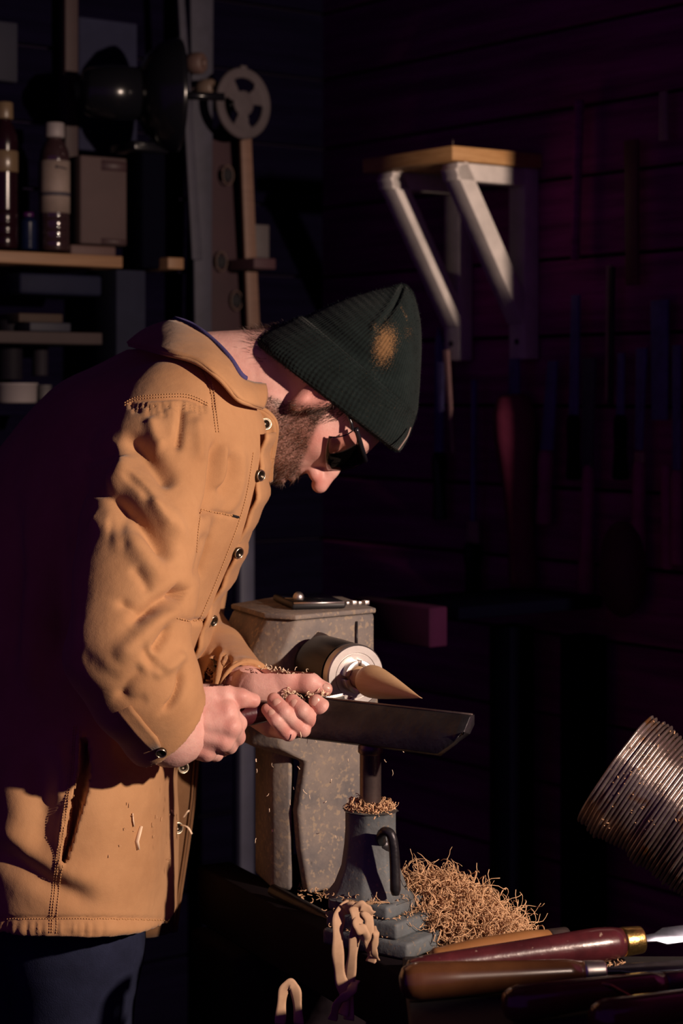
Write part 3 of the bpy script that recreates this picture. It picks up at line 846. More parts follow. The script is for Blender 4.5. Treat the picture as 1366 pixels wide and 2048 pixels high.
def left_hand(fd):
    fd.cone(P(470, 1372, -.110), P(500, 1384, -.155), .025, .025, 0, sq=((0, 0, 1), .95))
    fd.cone(P(500, 1375, -.155), P(545, 1380, -.165), .024, .021, .012)
    fd.cone(P(500, 1400, -.155), P(540, 1440, -.165), .022, .017, .014)
    fd.ell(P(520, 1375, -.172), (.030, .018, .021), None, .012)
    mcp = [P(612, 1420, -.158), P(592, 1432, -.156), P(570, 1444, -.156), P(550, 1455, -.158)]
    wr = [P(520, 1385, -.150), P(515, 1395, -.148), P(510, 1405, -.148), P(505, 1415, -.150)]
    for i in range(4): fd.cone(wr[i], mcp[i], .019, .0138, .012)
    pip = [P(649, 1429, -.192), P(629, 1446, -.204), P(601, 1455, -.212), P(573, 1464, -.216)]
    dip = [P(643, 1414, -.212), P(605, 1421, -.224), P(569, 1424, -.230), P(553, 1440, -.232)]
    tip = [P(632, 1403, -.211), P(585, 1402, -.216), P(548, 1399, -.220), P(535, 1419, -.222)]
    r0 = [.0114, .0110, .0107, .0098]
    for i in range(4):
        fd.cone(mcp[i], pip[i], .0125, r0[i], .002)
        fd.cone(pip[i], dip[i], r0[i], r0[i] * .92, .0006)
        fd.cone(dip[i], tip[i], r0[i] * .95, r0[i] * .80, .0006)
        fd.ell(pip[i] + [.003, -.002, -.002], (r0[i] * .95,) * 3, None, .0015)
        nails.append((tip[i], dip[i], r0[i]))
    fd.chain([P(520, 1366, -.170), P(572, 1360, -.178), P(616, 1366, -.184), P(651, 1378, -.186)], [.021, .0158, .0126, .0088], .014, .005)
    fd.ell(P(620, 1362, -.188), (.012, .010, .009), None, .006)
    fd.ell(P(575, 1356, -.182), (.014, .011, .011), None, .008)
RH = hand_mesh(right_hand, P(320, 1545, -.30), P(545, 1350, -.165))
LH = hand_mesh(left_hand, P(455, 1500, -.255), P(690, 1325, -.085))
def hand_red(V, pts, r=.013):
    o = np.zeros(len(V))
    for p in pts: o = np.maximum(o, np.exp(-np.sum((V - p) ** 2, 1) / r ** 2))
    return o
redR = .5 * hand_red(RH[0], [P(452, 1420, -.272), P(463, 1453, -.282), P(448, 1484, -.28), P(412, 1505, -.272), P(480, 1470, -.24), P(508, 1405, -.25), P(482, 1396, -.258)], .013)
redL = .65 * hand_red(LH[0], [P(649, 1429, -.2), P(629, 1446, -.216), P(601, 1455, -.222), P(573, 1464, -.226), P(633, 1406, -.22), P(588, 1406, -.226), P(552, 1404, -.23), P(538, 1421, -.23), P(657, 1381, -.195), P(600, 1365, -.2)], .013)
# coarse trunk and arms under the clothes, so that head and hands belong to one figure
BD = Field((-.56, -.36, .60), (-.04, .40, 1.55), .009)
for a_, b_, ra, rb in [(P(60, 1700, YC), P(110, 1400, YC), .13, .13), (P(110, 1400, YC), P(240, 1000, YC), .13, .14), (P(240, 1000, YC), P(330, 860, YC), .14, .11), (P(330, 860, YC), NB, .09, .055)]:
    BD.cone(a_, b_, ra, rb, .04)
for SL in (SLEEVE_R, SLEEVE_L):
    for i in range(len(SL) - 1): BD.cone(SL[i][0], SL[i + 1][0], min(.045, SL[i][1] - .012), min(.04, SL[i + 1][1] - .012), .03)
BV, BF = BD.mesh(1)
allV = np.concatenate([HVt, RH[0], LH[0], BV]); n1, n2, n3 = len(HVt), len(HVt) + len(RH[0]), len(HVt) + len(RH[0]) + len(LH[0])
allF = np.concatenate([HFt, RH[1] + n1, LH[1] + n2, BF + n3])
body = obj('body', (allV, allF), M_SKIN, person, attr={'beard': np.concatenate([beard, np.zeros(len(allV) - n1)]), 'red': np.concatenate([red, redR, redL, np.zeros(len(BV))])})
# fingernails of the left hand, sitting on the camera-facing side of the tips
htree = BVHTree.FromPolygons([tuple(v) for v in LH[0]], [tuple(f) for f in LH[1]])
def nail(px, py, dirpx, w, l):
    h = ray_hit(htree, px, py)
    if h[0] is None: return
    p, n = np.array(h[0]), np.array(h[1]); n = n if n[1] < 0 else -n
    q2 = P(px + dirpx[0], py + dirpx[1], p[1]); d = nrm(q2 - p); d = nrm(d - n * np.dot(d, n)); a = np.cross(d, n)
    G = [[p + d * l * v * (1 - .12 * u * u) + a * w * u * (1 - .15 * max(v, 0) ** 2) + n * (.0009 - .0024 * u * u - .0014 * v * v) for u in np.linspace(-1, 1, 9)] for v in np.linspace(-1, 1, 9)]
    obj('fingernail', sheet(np.array(G)[:, ::-1], .0012), M_NAIL, body)
nail(630, 1403, (2, -10), .0060, .0062); nail(586, 1406, (-8, -9), .0058, .0055); nail(551, 1404, (-9, -8), .0058, .0055); nail(542, 1424, (-8, -9), .0052, .0055); nail(654, 1375, (10, 4), .005, .006)
# ring on the ring finger
rc = P(590, 1452, -.187); rd = nrm(P(601, 1455, -.212) - P(570, 1444, -.156)); a, b = frame_for(rd)
obj('ring', tube([rc + .0142 * (math.cos(t) * a + math.sin(t) * b) for t in np.linspace(0, 2 * math.pi, 33)[:-1]], .0016, 8, closed=True), mat('silver_ring', (.85, .82, .78), .18, 1.0), body)

# ---------- beard, moustache and nape hair: fine strands
def strands(name, V, N, w, count, lmin, lmax, grav, curl, material, parent, wd=.00035):
    w = w / w.sum(); idx = RNG.choice(len(V), count, p=w); Vs, Fs = [], []; n = 0
    for i in idx:
        p = V[i] + RNG.normal(0, .0006, 3); L = RNG.uniform(lmin, lmax); nn = N[i]
        d = nrm(nn * .55 + grav(p) * .8 + RNG.normal(0, curl, 3)); sdv = nrm(np.cross(d, RNG.normal(0, 1, 3)))
        pts = [p]; dd = d
        for k in range(3):
            dd = nrm(dd + RNG.normal(0, curl * .5, 3) + grav(p) * .25); pts.append(pts[-1] + dd * L / 3)
        for k, q_ in enumerate(pts):
            hw = wd * (1 - k / 3.2)
            Vs += [q_ - sdv * hw, q_ + sdv * hw]
        for k in range(3): Fs.append((n + 2 * k, n + 2 * k + 1, n + 2 * k + 3, n + 2 * k + 2))
        n += 8
    o = obj(name, (np.array(Vs), np.array(Fs)), material, parent, smooth=True); o['kind'] = 'stuff'
    return o
HN = vnormals(HVt, HFt)
vis = (s_l > -.03)
gdir = lambda p: nrm(-.75 * HU + .10 * HFw)
wb = np.where(beard > .2, beard, 0) ** 1.6 * vis
strands('beard', HVt, HN, wb * (1 + 2.0 * (u_ < -.06) + 1.2 * must), 6500, .003, .0105, gdir, .5, M_HAIR, body)
strands('beard', HVt, HN, wb, 2600, .003, .0095, gdir, .55, M_HAIRL, body)
nape = sstep(-f_, .05, .075) * sstep(u_, -.06, -.03) * sstep(-u_, -.03, -.01) * (s_l > -.05)
strands('nape_hair', HVt, HN, nape + 1e-9, 900, .006, .016, lambda p: nrm(-.8 * HU - .3 * HFw), .3, M_HAIR, body)
strands('sideburn', HVt, HN, side * vis + 1e-9, 700, .005, .012, gdir, .3, M_HAIR, body)

# ---------- glasses: wrap shield, brow bar and temples
glasses = bpy.data.objects.new('glasses', None); COL.objects.link(glasses); glasses.parent = person
M_LENS = mat('smoke_lens', (0.30, 0.21, 0.20), rough=.04)
_nt = M_LENS.node_tree; _tr = _nt.nodes.new('ShaderNodeBsdfTransparent'); _tr.inputs[0].default_value = (.93, .87, .85, 1)
_gl = _nt.nodes.new('ShaderNodeBsdfGlossy'); _gl.inputs['Roughness'].default_value = .03
_fr = _nt.nodes.new('ShaderNodeFresnel'); _fr.inputs['IOR'].default_value = 1.45
_mx = _nt.nodes.new('ShaderNodeMixShader'); _nt.links.new(_fr.outputs[0], _mx.inputs[0]); _nt.links.new(_tr.outputs[0], _mx.inputs[1]); _nt.links.new(_gl.outputs[0], _mx.inputs[2])
_nt.links.new(_mx.outputs[0], _nt.nodes['Material Output'].inputs['Surface'])
M_BLACK = mat('black_plastic', (.012, .012, .016), rough=.22, spec=.6)
G = []
def lens_pt(t, v):
    a = t * 1.28; s_ = .072 * math.sin(a) / math.sin(1.28); f = .109 - .038 * (1 - math.cos(a)) / (1 - math.cos(1.28)) - .004 * v * v
    lo = .004 + .016 * abs(t) ** 3 + .014 * math.exp(-(t / .12) ** 2)
    u = lo + (.054 - lo) * (v + 1) / 2
    return H(f, u, s_)
G = np.array([[lens_pt(t, v) for v in np.linspace(-1, 1, 9)] for t in np.linspace(-1, 1, 41)])
lens = obj('lens', sheet(G, .0018), M_LENS, glasses)
obj('lens_rim', tube(np.concatenate([G[:, 0]]), .0011, 6), mat('clear_rim', (.25, .18, .2), .1, spec=.8), glasses)
obj('brow_bar', tube([lens_pt(t, 1.02) + HU * .002 for t in np.linspace(-1, 1, 31)], .0034, 8), M_BLACK, glasses)
for s_ in (1, -1):
    obj('temple', tube([lens_pt(s_, .85), H(.058, .0525, .0735 * s_), H(.03, .049, .078 * s_), H(.0, .042, .081 * s_), H(-.02, .03, .083 * s_)], [.0042, .0046, .0044, .004, .003], 8, flat=.55), M_BLACK, glasses)

# ---------- beanie
def knit_mat(name, rib):
    m = mat(name, (.012, .019, .019), rough=1.0, var=.35, vscale=40, spec=.05, sheen=.06)
    nt = m.node_tree; b = nt.nodes['Principled BSDF']; tc = nt.nodes['Texture Coordinate']
    at = nt.nodes.new('ShaderNodeAttribute'); at.attribute_name = 'rib'
    at2 = nt.nodes.new('ShaderNodeAttribute'); at2.attribute_name = 'row'
    dust = nt.nodes.new('ShaderNodeAttribute'); dust.attribute_name = 'dust'
    s1 = nt.nodes.new('ShaderNodeMath'); s1.operation = 'SINE'; nt.links.new(at.outputs['Fac'], s1.inputs[0])
    s2 = nt.nodes.new('ShaderNodeMath'); s2.operation = 'SINE'; nt.links.new(at2.outputs['Fac'], s2.inputs[0])
    mu = nt.nodes.new('ShaderNodeMath'); mu.operation = 'MULTIPLY_ADD'; nt.links.new(s2.outputs[0], mu.inputs[0]); mu.inputs[1].default_value = .45; nt.links.new(s1.outputs[0], mu.inputs[2])
    nz = nt.nodes.new('ShaderNodeTexNoise'); nz.inputs['Scale'].default_value = 700; nz.inputs['Detail'].default_value = 4
    nt.links.new(tc.outputs['Object'], nz.inputs['Vector'])
    ad = nt.nodes.new('ShaderNodeMath'); ad.operation = 'MULTIPLY_ADD'; nt.links.new(nz.outputs['Fac'], ad.inputs[0]); ad.inputs[1].default_value = 1.6; nt.links.new(mu.outputs[0], ad.inputs[2])
    bp = nt.nodes.new('ShaderNodeBump'); bp.inputs['Strength'].default_value = rib; bp.inputs['Distance'].default_value = .0012
    nt.links.new(ad.outputs[0], bp.inputs['Height']); nt.links.new(bp.outputs[0], b.inputs['Normal'])
    base = b.inputs['Base Color'].links[0].from_socket
    n2 = nt.nodes.new('ShaderNodeTexNoise'); n2.inputs['Scale'].default_value = 620; n2.inputs['Detail'].default_value = 6
    nt.links.new(tc.outputs['Object'], n2.inputs['Vector'])
    sb = nt.nodes.new('ShaderNodeMath'); sb.operation = 'ADD'; nt.links.new(n2.outputs['Fac'], sb.inputs[0]); nt.links.new(dust.outputs['Fac'], sb.inputs[1])
    rp = nt.nodes.new('ShaderNodeValToRGB'); rp.color_ramp.elements[0].position = .70; rp.color_ramp.elements[1].position = 1.12
    rp.color_ramp.elements[0].color = (0, 0, 0, 1); rp.color_ramp.elements[1].color = (.62, .62, .62, 1)
    rp.color_ramp.elements[1].position = 1.0
    nt.links.new(sb.outputs[0], rp.inputs[0])
    mx = nt.nodes.new('ShaderNodeMix'); mx.data_type = 'RGBA'; nt.links.new(rp.outputs[0], mx.inputs['Factor']); nt.links.new(base, mx.inputs[6]); mx.inputs[7].default_value = (.27, .15, .065, 1)
    nt.links.new(mx.outputs[2], b.inputs['Base Color'])
    return m
M_KNIT = knit_mat('green_knit', .42)
beanie = bpy.data.objects.new('beanie', None); COL.objects.link(beanie); beanie.parent = person
HY = .045
def ring_loft(sections, nseg, fine):
    """sections: rows of (lo px, lo py, hi px, hi py, half width): the two ends of each ring seen from the side"""
    A = resample([P(a, b, HY) for a, b, c, d_, w in sections], fine); B = resample([P(c, d_, HY) for a, b, c, d_, w in sections], fine)
    Wd = resample([[w, 0, 0] for *_, w in sections], fine)[:, 0]
    V = np.zeros((fine, nseg, 3))
    for i in range(fine):
        c = (A[i] + B[i]) / 2; h = (B[i] - A[i]) / 2
        for k in range(nseg):
            t = 2 * math.pi * k / nseg; ct, st_ = math.cos(t), math.sin(t)
            V[i, k] = c + h * abs(ct) ** .92 * np.sign(ct) + np.array([0, -1, 0]) * Wd[i] * abs(st_) ** .92 * np.sign(st_)
    F = [(i * nseg + k, i * nseg + (k + 1) % nseg, (i + 1) * nseg + (k + 1) % nseg, (i + 1) * nseg + k) for i in range(fine - 1) for k in range(nseg)]
    return V, np.array(F)
NS = 240
CR, CF = ring_loft([(560, 672, 806, 866, .086), (598, 640, 832, 832, .0885), (640, 618, 838, 792, .086), (690, 598, 841, 745, .080), (735, 585, 843, 700, .069), (768, 577, 842, 655, .053), (790, 572, 836, 618, .034), (803, 569, 828, 592, .016), (812, 572, 820, 580, .002)], NS, 60)
Vc = CR.reshape(-1, 3)
qp = proj(Vc); Ncr = nrm(np.array([0, -1, 0]))
# seam folded into the crown and a soft dent
d, sg, par = polydist(qp, resample(np.array([(806, 572, 0), (795, 600, 0), (778, 628, 0), (756, 655, 0)], float), 20)[:, :2])
nearside = Vc[:, 1] < HY
Vc[:, 1] += nearside * .010 * np.exp(-(d / 4) ** 2) * (1 - par) ** .4
Vc[:, 1] -= nearside * .004 * np.exp(-((d - 10) / 7) ** 2) * (sg > 0)
d, sg, par = polydist(qp, np.array([(640, 655), (700, 700), (760, 735)], float)); Vc[:, 1] += nearside * .006 * np.exp(-(d / 22) ** 2)
dust = 1.0 * np.exp(-(((qp[:, 0] - 770) * .9 + (qp[:, 1] - 690) * .12) / 22) ** 2 - ((qp[:, 1] - 690) / 42) ** 2)
dust = np.maximum(dust, .45 * np.exp(-((qp[:, 0] - 752) / 12) ** 2 - ((qp[:, 1] - 655) / 14) ** 2))
dust = np.maximum(dust, .33 * np.exp(-((qp[:, 0] - 815) / 14) ** 2 - ((qp[:, 1] - 665) / 18) ** 2))
d3, _, _ = polydist(qp, np.array([(802, 612), (808, 625), (815, 640)], float)); dust = np.maximum(dust, .45 * np.exp(-(d3 / 3) ** 2))
dust *= nearside
rib = np.tile(np.arange(NS) * (2 * math.pi * 118 / NS), 60); row = np.repeat(np.arange(60) * 2.6, NS)
obj('crown', (Vc, CF), M_KNIT, beanie, attr={'rib': np.concatenate([rib]), 'row': row, 'dust': dust * .60})
KR, KF = ring_loft([(521, 694, 778, 896, .084), (514, 690, 792, 902, .0885), (509, 684, 803, 899, .092), (512, 676, 818, 872, .0945), (530, 664, 826, 850, .0955), (560, 650, 830, 838, .096), (590, 636, 831, 830, .095), (604, 633, 829, 826, .0925), (609, 637, 822, 822, .088)], NS, 44)
Vk = KR.reshape(-1, 3); qk = proj(Vk)
zz = (.0012 * np.sin(np.tile(np.arange(NS), 44) * .16) + .0008 * np.sin(np.tile(np.arange(NS), 44) * .41 + 1))
Vk[:, 1] -= zz
rib = np.tile(np.arange(NS) * (2 * math.pi * 118 / NS), 44); row = np.repeat(np.arange(44) * 2.4, NS)
obj('cuff_band', (Vk, KF), M_KNIT, beanie, attr={'rib': rib, 'row': row, 'dust': .05 * np.ones(len(Vk)) * (qk[:, 0] > 640)})
# wool fuzz and the frayed pale stitch at the front of the fold
def fuzz(V, F, n, parent, m):
    N = vnormals(V, F); q = RNG.choice(len(V), n); Vs = []; Fs = []
    for j, i in enumerate(q):
        nn = N[i]; 
        if np.dot(nn, V[i] - P(690, 760, HY)) < 0: nn = -nn
        d = nrm(nn + RNG.normal(0, .7, 3)); sdv = nrm(np.cross(d, RNG.normal(0, 1, 3))) * .00018; L = RNG.uniform(.0015, .0045)
        Vs += [V[i] - sdv, V[i] + sdv, V[i] + d * L]; Fs.append((3 * j, 3 * j + 1, 3 * j + 2))
    o = obj('fuzz', (np.array(Vs), np.array(Fs)), m, parent); o['kind'] = 'stuff'
fuzz(Vc, CF, 5000, beanie, M_KNIT); fuzz(Vk, KF, 6000, beanie, M_KNIT)
obj('pale_stitch', tube(resample([P(818, 855, .0), P(812, 872, -.012), P(803, 886, -.022), P(793, 900, -.025)], 14) + [.002, -.0, 0], .0012, 6), mat('pale_yarn', (.22, .17, .15), .9), beanie)

# ---------- jeans and boots
LG = Field((-.54, -.20, .02), (-.12, .33, .93), .006)
LG.chain([P(110, 1720, -.04), P(146, 1880, -.045), P(150, 2150, -.04), np.array([-.38, -.03, .12])], [.10, .088, .072, .055], .03, .03)
LG.chain([P(80, 1720, .14), P(110, 1880, .15), P(100, 2150, .16), np.array([-.44, .17, .12])], [.10, .088, .072, .055], .03, .03)
LG.half((0, 0, .10), (0, 0, -1)); LG.half((0, 0, .90), (0, 0, 1))
LV, LF = LG.mesh(2)
jeans = obj('jeans', (LV, LF), M_DENIM, person)
obj('seam', tube([P(98, 1885, -.115), P(108, 1960, -.112), P(122, 2040, -.105), P(132, 2130, -.1)], .0016, 6), mat('denim_thread', (.09, .08, .1), .9), jeans)
for (x, y) in [(-.38, -.03), (-.44, .17)]:
    bt = Field((x - .12, y - .09, -.002), (x + .24, y + .09, .20), .006)
    bt.chain([np.array([x, y, .17]), np.array([x - .01, y, .07])], [.058, .056], 0, 0)
    bt.chain([np.array([x - .03, y, .05]), np.array([x + .13, y, .042])], [.052, .045], .02, .02)
    bt.half((0, 0, 0), (0, 0, -1))
    obj('boot', bt.mesh(2), M_BOOT, person)
# ================================================================== lathe
TH = math.radians(63)
AX = nrm([math.cos(TH), -math.sin(TH), -0.03]); AR = np.array([math.sin(TH), math.cos(TH), 0.0])      # spindle direction, rightward across it
CF0 = P(712, 1352, -.12)                  # centre of the chuck face
ZB = .79                                  # top of the bed
M_CAST = mat('worn_grey_casting', (.235, .195, .165), rough=.75, col2=(.11, .105, .11), vscale=16, bump=.5, bscale=90, speck=((.27, .215, .16), 150, .56))
M_CASTB = mat('blue_grey_casting', (.105, .125, .14), rough=.65, col2=(.075, .078, .08), vscale=22, bump=.5, bscale=110, speck=((.17, .14, .11), 170, .6))
M_IRON = mat('black_iron', (.045, .042, .046), rough=.38, metal=.6, col2=(.022, .02, .026), vscale=30, bump=.35, bscale=120)
M_BROWNSTEEL = mat('browned_steel', (.16, .12, .11), rough=.36, metal=.75, col2=(.08, .06, .06), vscale=30, bump=.2, bscale=100)
M_STEEL = mat('bright_steel', (.70, .66, .64), rough=.40, metal=1.0, var=.2, vscale=40)
M_CHUCK = mat('blackened_chuck', (.02, .019, .022), rough=.3, metal=.5)
M_WOODRAW = mat('pale_turned_wood', (.62, .42, .24), rough=.55, col2=(.52, .33, .17), vscale=5, stretch=(2, 2, 22), bump=.1)
M_DUST = mat('sawdust_film', (.42, .27, .15), rough=.95, col2=(.25, .15, .08), vscale=120, bump=1.0, bscale=260)

lathe_root = thing('wood_lathe', CF0 * [1, 1, 0] + [-.06, .16, 0], 'grey cast iron wood lathe with black chuck in front of the man', 'lathe')
HC = CF0 - AX * .115                      # front face centre of the headstock at spindle height
def hp(r, z, b=0.0): return HC + AR * r + np.array([0, 0, z - HC[2]]) - AX * b
# headstock casting: plan outline at three heights (front right, front left, cheek, back left, back right), waisted pedestal below
def plan(z, k, dx=0.0, wid=0.0):
    pts = [(.045 + wid, .050), (-.058 - k, -.037 - k * .2), (-.100 - k, -.016 - k * .1), (-.150 - k, .10), (-.085, .215), (.0, .20)]
    return [np.array([x + dx, y, z]) for x, y in pts]
ZT = 1.1535
def ped(z, k):
    pts = [(.036 - k * .5, .046), (-.046 - k, -.024), (-.055 - k, -.012), (-.055 - k, .06), (-.05, .19), (.0, .18)]
    return [np.array([x, y, z]) for x, y in pts]
rings = [plan(ZT, 0), plan(1.105, .022), plan(1.03, .030, 0, .006), plan(.985, .020, 0, .004), ped(.965, .0), ped(.90, .010), ped(.85, .006), ped(ZB, -.004)]
obj('side_column', joinm(prism([np.array([x, y, ZB]) for x, y in [(-.066, -.012), (-.094, .002), (-.12, .09), (-.066, .09)]], UP * 0, UP * .20))[0:2], M_CAST, lathe_root, smooth=False, bevel=.006)
nP = 6; V = np.concatenate(rings)
F = [(i * nP + k, i * nP + (k + 1) % nP, (i + 1) * nP + (k + 1) % nP, (i + 1) * nP + k) for i in range(len(rings) - 1) for k in range(nP)] + [tuple(range(nP - 1, -1, -1)), tuple((len(rings) - 1) * nP + k for k in range(nP))]
headstock = obj('headstock', (V, F), M_CAST, lathe_root, smooth=False, bevel=.005)
cpn = [np.array([x, y, ZT]) for x, y in [(.047, .048), (-.060, -.041), (-.103, -.019), (-.153, .10), (-.087, .217), (.002, .202)]]
obj('cover_plate', prism(cpn, UP * .0005, UP * .0075), M_CAST, headstock, smooth=False, bevel=.002)
AP = np.array([.103, .087, 0.0]); AP = nrm(AP); AQ = np.array([AP[1], -AP[0], 0])
fc = np.array([.02, .029, 0])
obj('parting_line', box(fc + AQ * .001 + UP * 1.12, (.002, .002, .05), [AP, AQ, UP]), M_IRON, headstock, smooth=False)
# chuck on its spindle
chuck = obj('chuck', lathe(HC - AX * .005, AX, [(0, .030), (.012, .034), (.018, .036), (.022, .0385), (.062, .0395), (.1005, .0395)], 64), M_CHUCK, lathe_root, angle=30)
obj('chuck_face', lathe(CF0 - AX * .0155, AX, [(0, .0394), (.003, .0402), (.0135, .0402), (.0155, .0385), (.0155, .0300), (.0142, .0296), (.0142, .0285), (.0155, .0281), (.0155, .022)], 64), M_STEEL, chuck, angle=30)
for k in range(4):
    a0 = k * math.pi / 2 + .10; pts = []
    for rr, a1 in [(.0120, a0), (.0120, a0 + 1.37), (.0215, a0 + 1.37), (.0215, a0)]:
        pass
    seg = [CF0 + (.0215 * (math.cos(t) * AR + math.sin(t) * UP)) for t in np.linspace(a0, a0 + 1.37, 10)] + [CF0 + (.0145 * (math.cos(t) * AR + math.sin(t) * UP)) for t in np.linspace(a0 + 1.37, a0, 10)]
    obj('jaw', prism(seg, -AX * .004, AX * .011), M_STEEL, chuck, smooth=False, bevel=.0008)
obj('spindle_nose', lathe(HC - AX * .012, AX, [(0, .040), (.005, .040), (.006, .028), (.014, .027)], 40), M_BROWNSTEEL, headstock)
# bed: two ways running towards the camera, on a cabinet leg
BX = nrm(AX * [1, 1, 0])
M_BED = mat('near_black_bed', (.010, .006, .009), .85, col2=(.006, .004, .006), vscale=12, spec=.1)  # near-black colour for bed ways, legs and foot plates
for sgn in (-1, 1):
    c = HC + BX * .33 + AR * (.052 * sgn); c[2] = ZB - .04
    obj('bed_way', box(c, (.052, 1.10, .08), [AR, BX, UP]), M_BED, lathe_root, smooth=False, bevel=.004)
for t in (-.12, .72):
    c = HC + BX * t; c[2] = (ZB - .08) / 2
    obj('cabinet_leg', box(c, (.20, .16, ZB - .08), [AR, BX, UP]), M_BED, lathe_root, smooth=False, bevel=.01)
    c = c.copy(); c[2] = .015
    obj('foot_plate', box(c, (.30, .22, .03), [AR, BX, UP]), M_BED, lathe_root, smooth=False, bevel=.005)
# sliding rod low on the man's side
obj('shift_rod', tube([P(545, 1780, -.05), P(650, 1835, -.13), P(700, 1862, -.18)], .008, 10), M_IRON, lathe_root)

# ---------- tool rest on its banjo
RA, RB = P(632, 1397, -.195), P(944, 1432, -.330)
RD = nrm((RB - RA) * [1, 1, 0]); RNn = np.array([RD[1], -RD[0], 0.0]); RNn = RNn if RNn[1] < 0 else -RNn      # towards the camera
PB = RA + RD * (.42 * np.linalg.norm(RB - RA)); PB = P(741, 1600, -.245)
rest = thing('tool_rest', [PB[0], PB[1], ZB], 'black iron tool rest bar on a steel post in blue-grey banjo', 'tool rest')
RL = np.linalg.norm((RB - RA) * [1, 1, 0]); zt = 1.076
def rp(t, v, w): return np.array([RA[0], RA[1], 0]) + RD * t + RNn * v + np.array([0, 0, w])
sec = [(-.006, zt), (.004, zt - .001), (.019, zt - .020), (.021, zt - .046), (.013, zt - .050), (.004, zt - .022), (-.006, zt - .012)]
V = []; nS = len(sec); ts = [-.05, .02, .10, RL - .035, RL - .012, RL]
for i, t in enumerate(ts):
    k = 0 if i < 3 else (i - 2) / 3
    for v, z in sec:
        zz_ = zt - (zt - z) * (1 - (.62 if i == 5 else .34 if i == 4 else 0) * (1 if z < zt - .03 else 0))
        V.append(rp(t, v, zz_))
F = [(i * nS + k, i * nS + (k + 1) % nS, (i + 1) * nS + (k + 1) % nS, (i + 1) * nS + k) for i in range(len(ts) - 1) for k in range(nS)] + [tuple(range(nS - 1, -1, -1)), tuple((len(ts) - 1) * nS + k for k in range(nS))]
bar = obj('rest_bar', (np.array(V), F), M_IRON, rest, smooth=False, bevel=.0012)
obj('bar_edge', tube([rp(t, -.001, zt + .0003) for t in np.linspace(-.04, RL, 6)], .0016, 6), M_BROWNSTEEL, bar)
pc = np.array([PB[0], PB[1], 0])
obj('post', lathe(pc + UP * .93, UP, [(0, .0130), (.085, .0130), (.0855, .0132), (.088, .0152), (.094, .0152), (.10, .0135), (.118, .0135)], 32), M_BROWNSTEEL, rest, angle=40)
# banjo: octagonal socket flaring into a stepped foot
def octo(rx, ry, z, dx=0, dy=0): return [pc + np.array([dx, dy, z]) + RD * rx * math.cos(a) / math.cos(math.pi / 8) + RNn * ry * math.sin(a) / math.cos(math.pi / 8) for a in np.arange(8) * math.pi / 4 + math.pi / 8]
rings = [octo(.030, .028, .948), octo(.030, .028, .925), octo(.031, .030, .905), octo(.034, .034, .88), octo(.042, .042, .858), octo(.052, .048, .845)]
V = np.concatenate(rings); F = [(i * 8 + k, i * 8 + (k + 1) % 8, (i + 1) * 8 + (k + 1) % 8, (i + 1) * 8 + k) for i in range(len(rings) - 1) for k in range(8)] + [tuple(range(8)), tuple((len(rings) - 1) * 8 + k for k in range(7, -1, -1))]
F = [f[::-1] for f in F]
socket = obj('banjo_socket', (V, F), M_CASTB, rest, smooth=False, bevel=.003)
c0 = pc + RD * .010 + np.array([0, 0, .8385])
obj('banjo_foot', box(c0, (.088, .085, .017), [RD, RNn, UP]), M_CASTB, rest, smooth=False, bevel=.004)
obj('banjo_foot', box(c0 + RD * .008 - UP * .0185, (.104, .092, .020), [RD, RNn, UP]), M_CASTB, rest, smooth=False, bevel=.004)
obj('banjo_foot', box(c0 + RD * .016 - UP * .0385, (.124, .10, .020), [RD, RNn, UP]), M_CASTB, rest, smooth=False, bevel=.004)
# locking lever: bent rod hanging in front of the socket
lp = [P(765, 1690, -.262), P(762, 1672, -.285), P(770, 1663, -.297), P(781, 1668, -.302), P(787, 1690, -.303), P(790, 1740, -.303), P(791, 1790, -.303)]
lp = resample(lp, 22)
obj('lever', tube(lp, [.0058] * 8 + list(np.linspace(.0056, .0064, 13)) + [.0045], 14), M_IRON, rest)
obj('lever_boss', ellipsoid(P(765, 1690, -.262), (.012, .012, .012)), M_IRON, rest)
obj('dust_cover', ellipsoid(c0 + RD * -.005 + UP * .008 + RNn * .014, (.042, .036, .006), [RD, RNn, UP]), M_DUST, rest)

# ---------- workpiece: turned cone held in the jaws
tipd = .172
cone_p = [(-.006, .0138), (.010, .0138), (.013, .0125), (.018, .0110), (.024, .0112), (.029, .0150), (.033, .0185), (.039, .0203), (.047, .0205), (.060, .0192), (.085, .0155), (.115, .0102), (.145, .0048), (.163, .0014), (tipd, .0003)]
cone = obj('wooden_cone', lathe(CF0, AX, cone_p, 48), M_WOODRAW)
tag(cone, 'smooth pale wooden cone being turned in the lathe chuck', 'turned wood')

# ---------- gouge in the hands
gouge = thing('gouge', HND, 'turning gouge with dark red handle held in both hands', 'chisel')
M_REDWOOD = mat('dark_red_lacquer', (.075, .014, .018), rough=.28, col2=(.04, .008, .011), vscale=12, coat=.5, stretch=(3, 3, 3), bump=.15, bscale=40, speck=((.28, .20, .16), 140, .70))
GL = np.linalg.norm(TIP - HND)
obj('handle', lathe(HND, TAX, [(-.078, .004), (-.076, .0105), (-.06, .0135), (-.02, .0142), (.015, .0142), (.030, .0138), (.034, .0128), (.040, .0108), (.046, .0100), (.050, .0100)], 32), M_REDWOOD, gouge)
obj('ferrule', lathe(HND, TAX, [(.044, .0102), (.045, .0106), (.062, .0104), (.064, .0080)], 28), M_BROWNSTEEL, gouge)
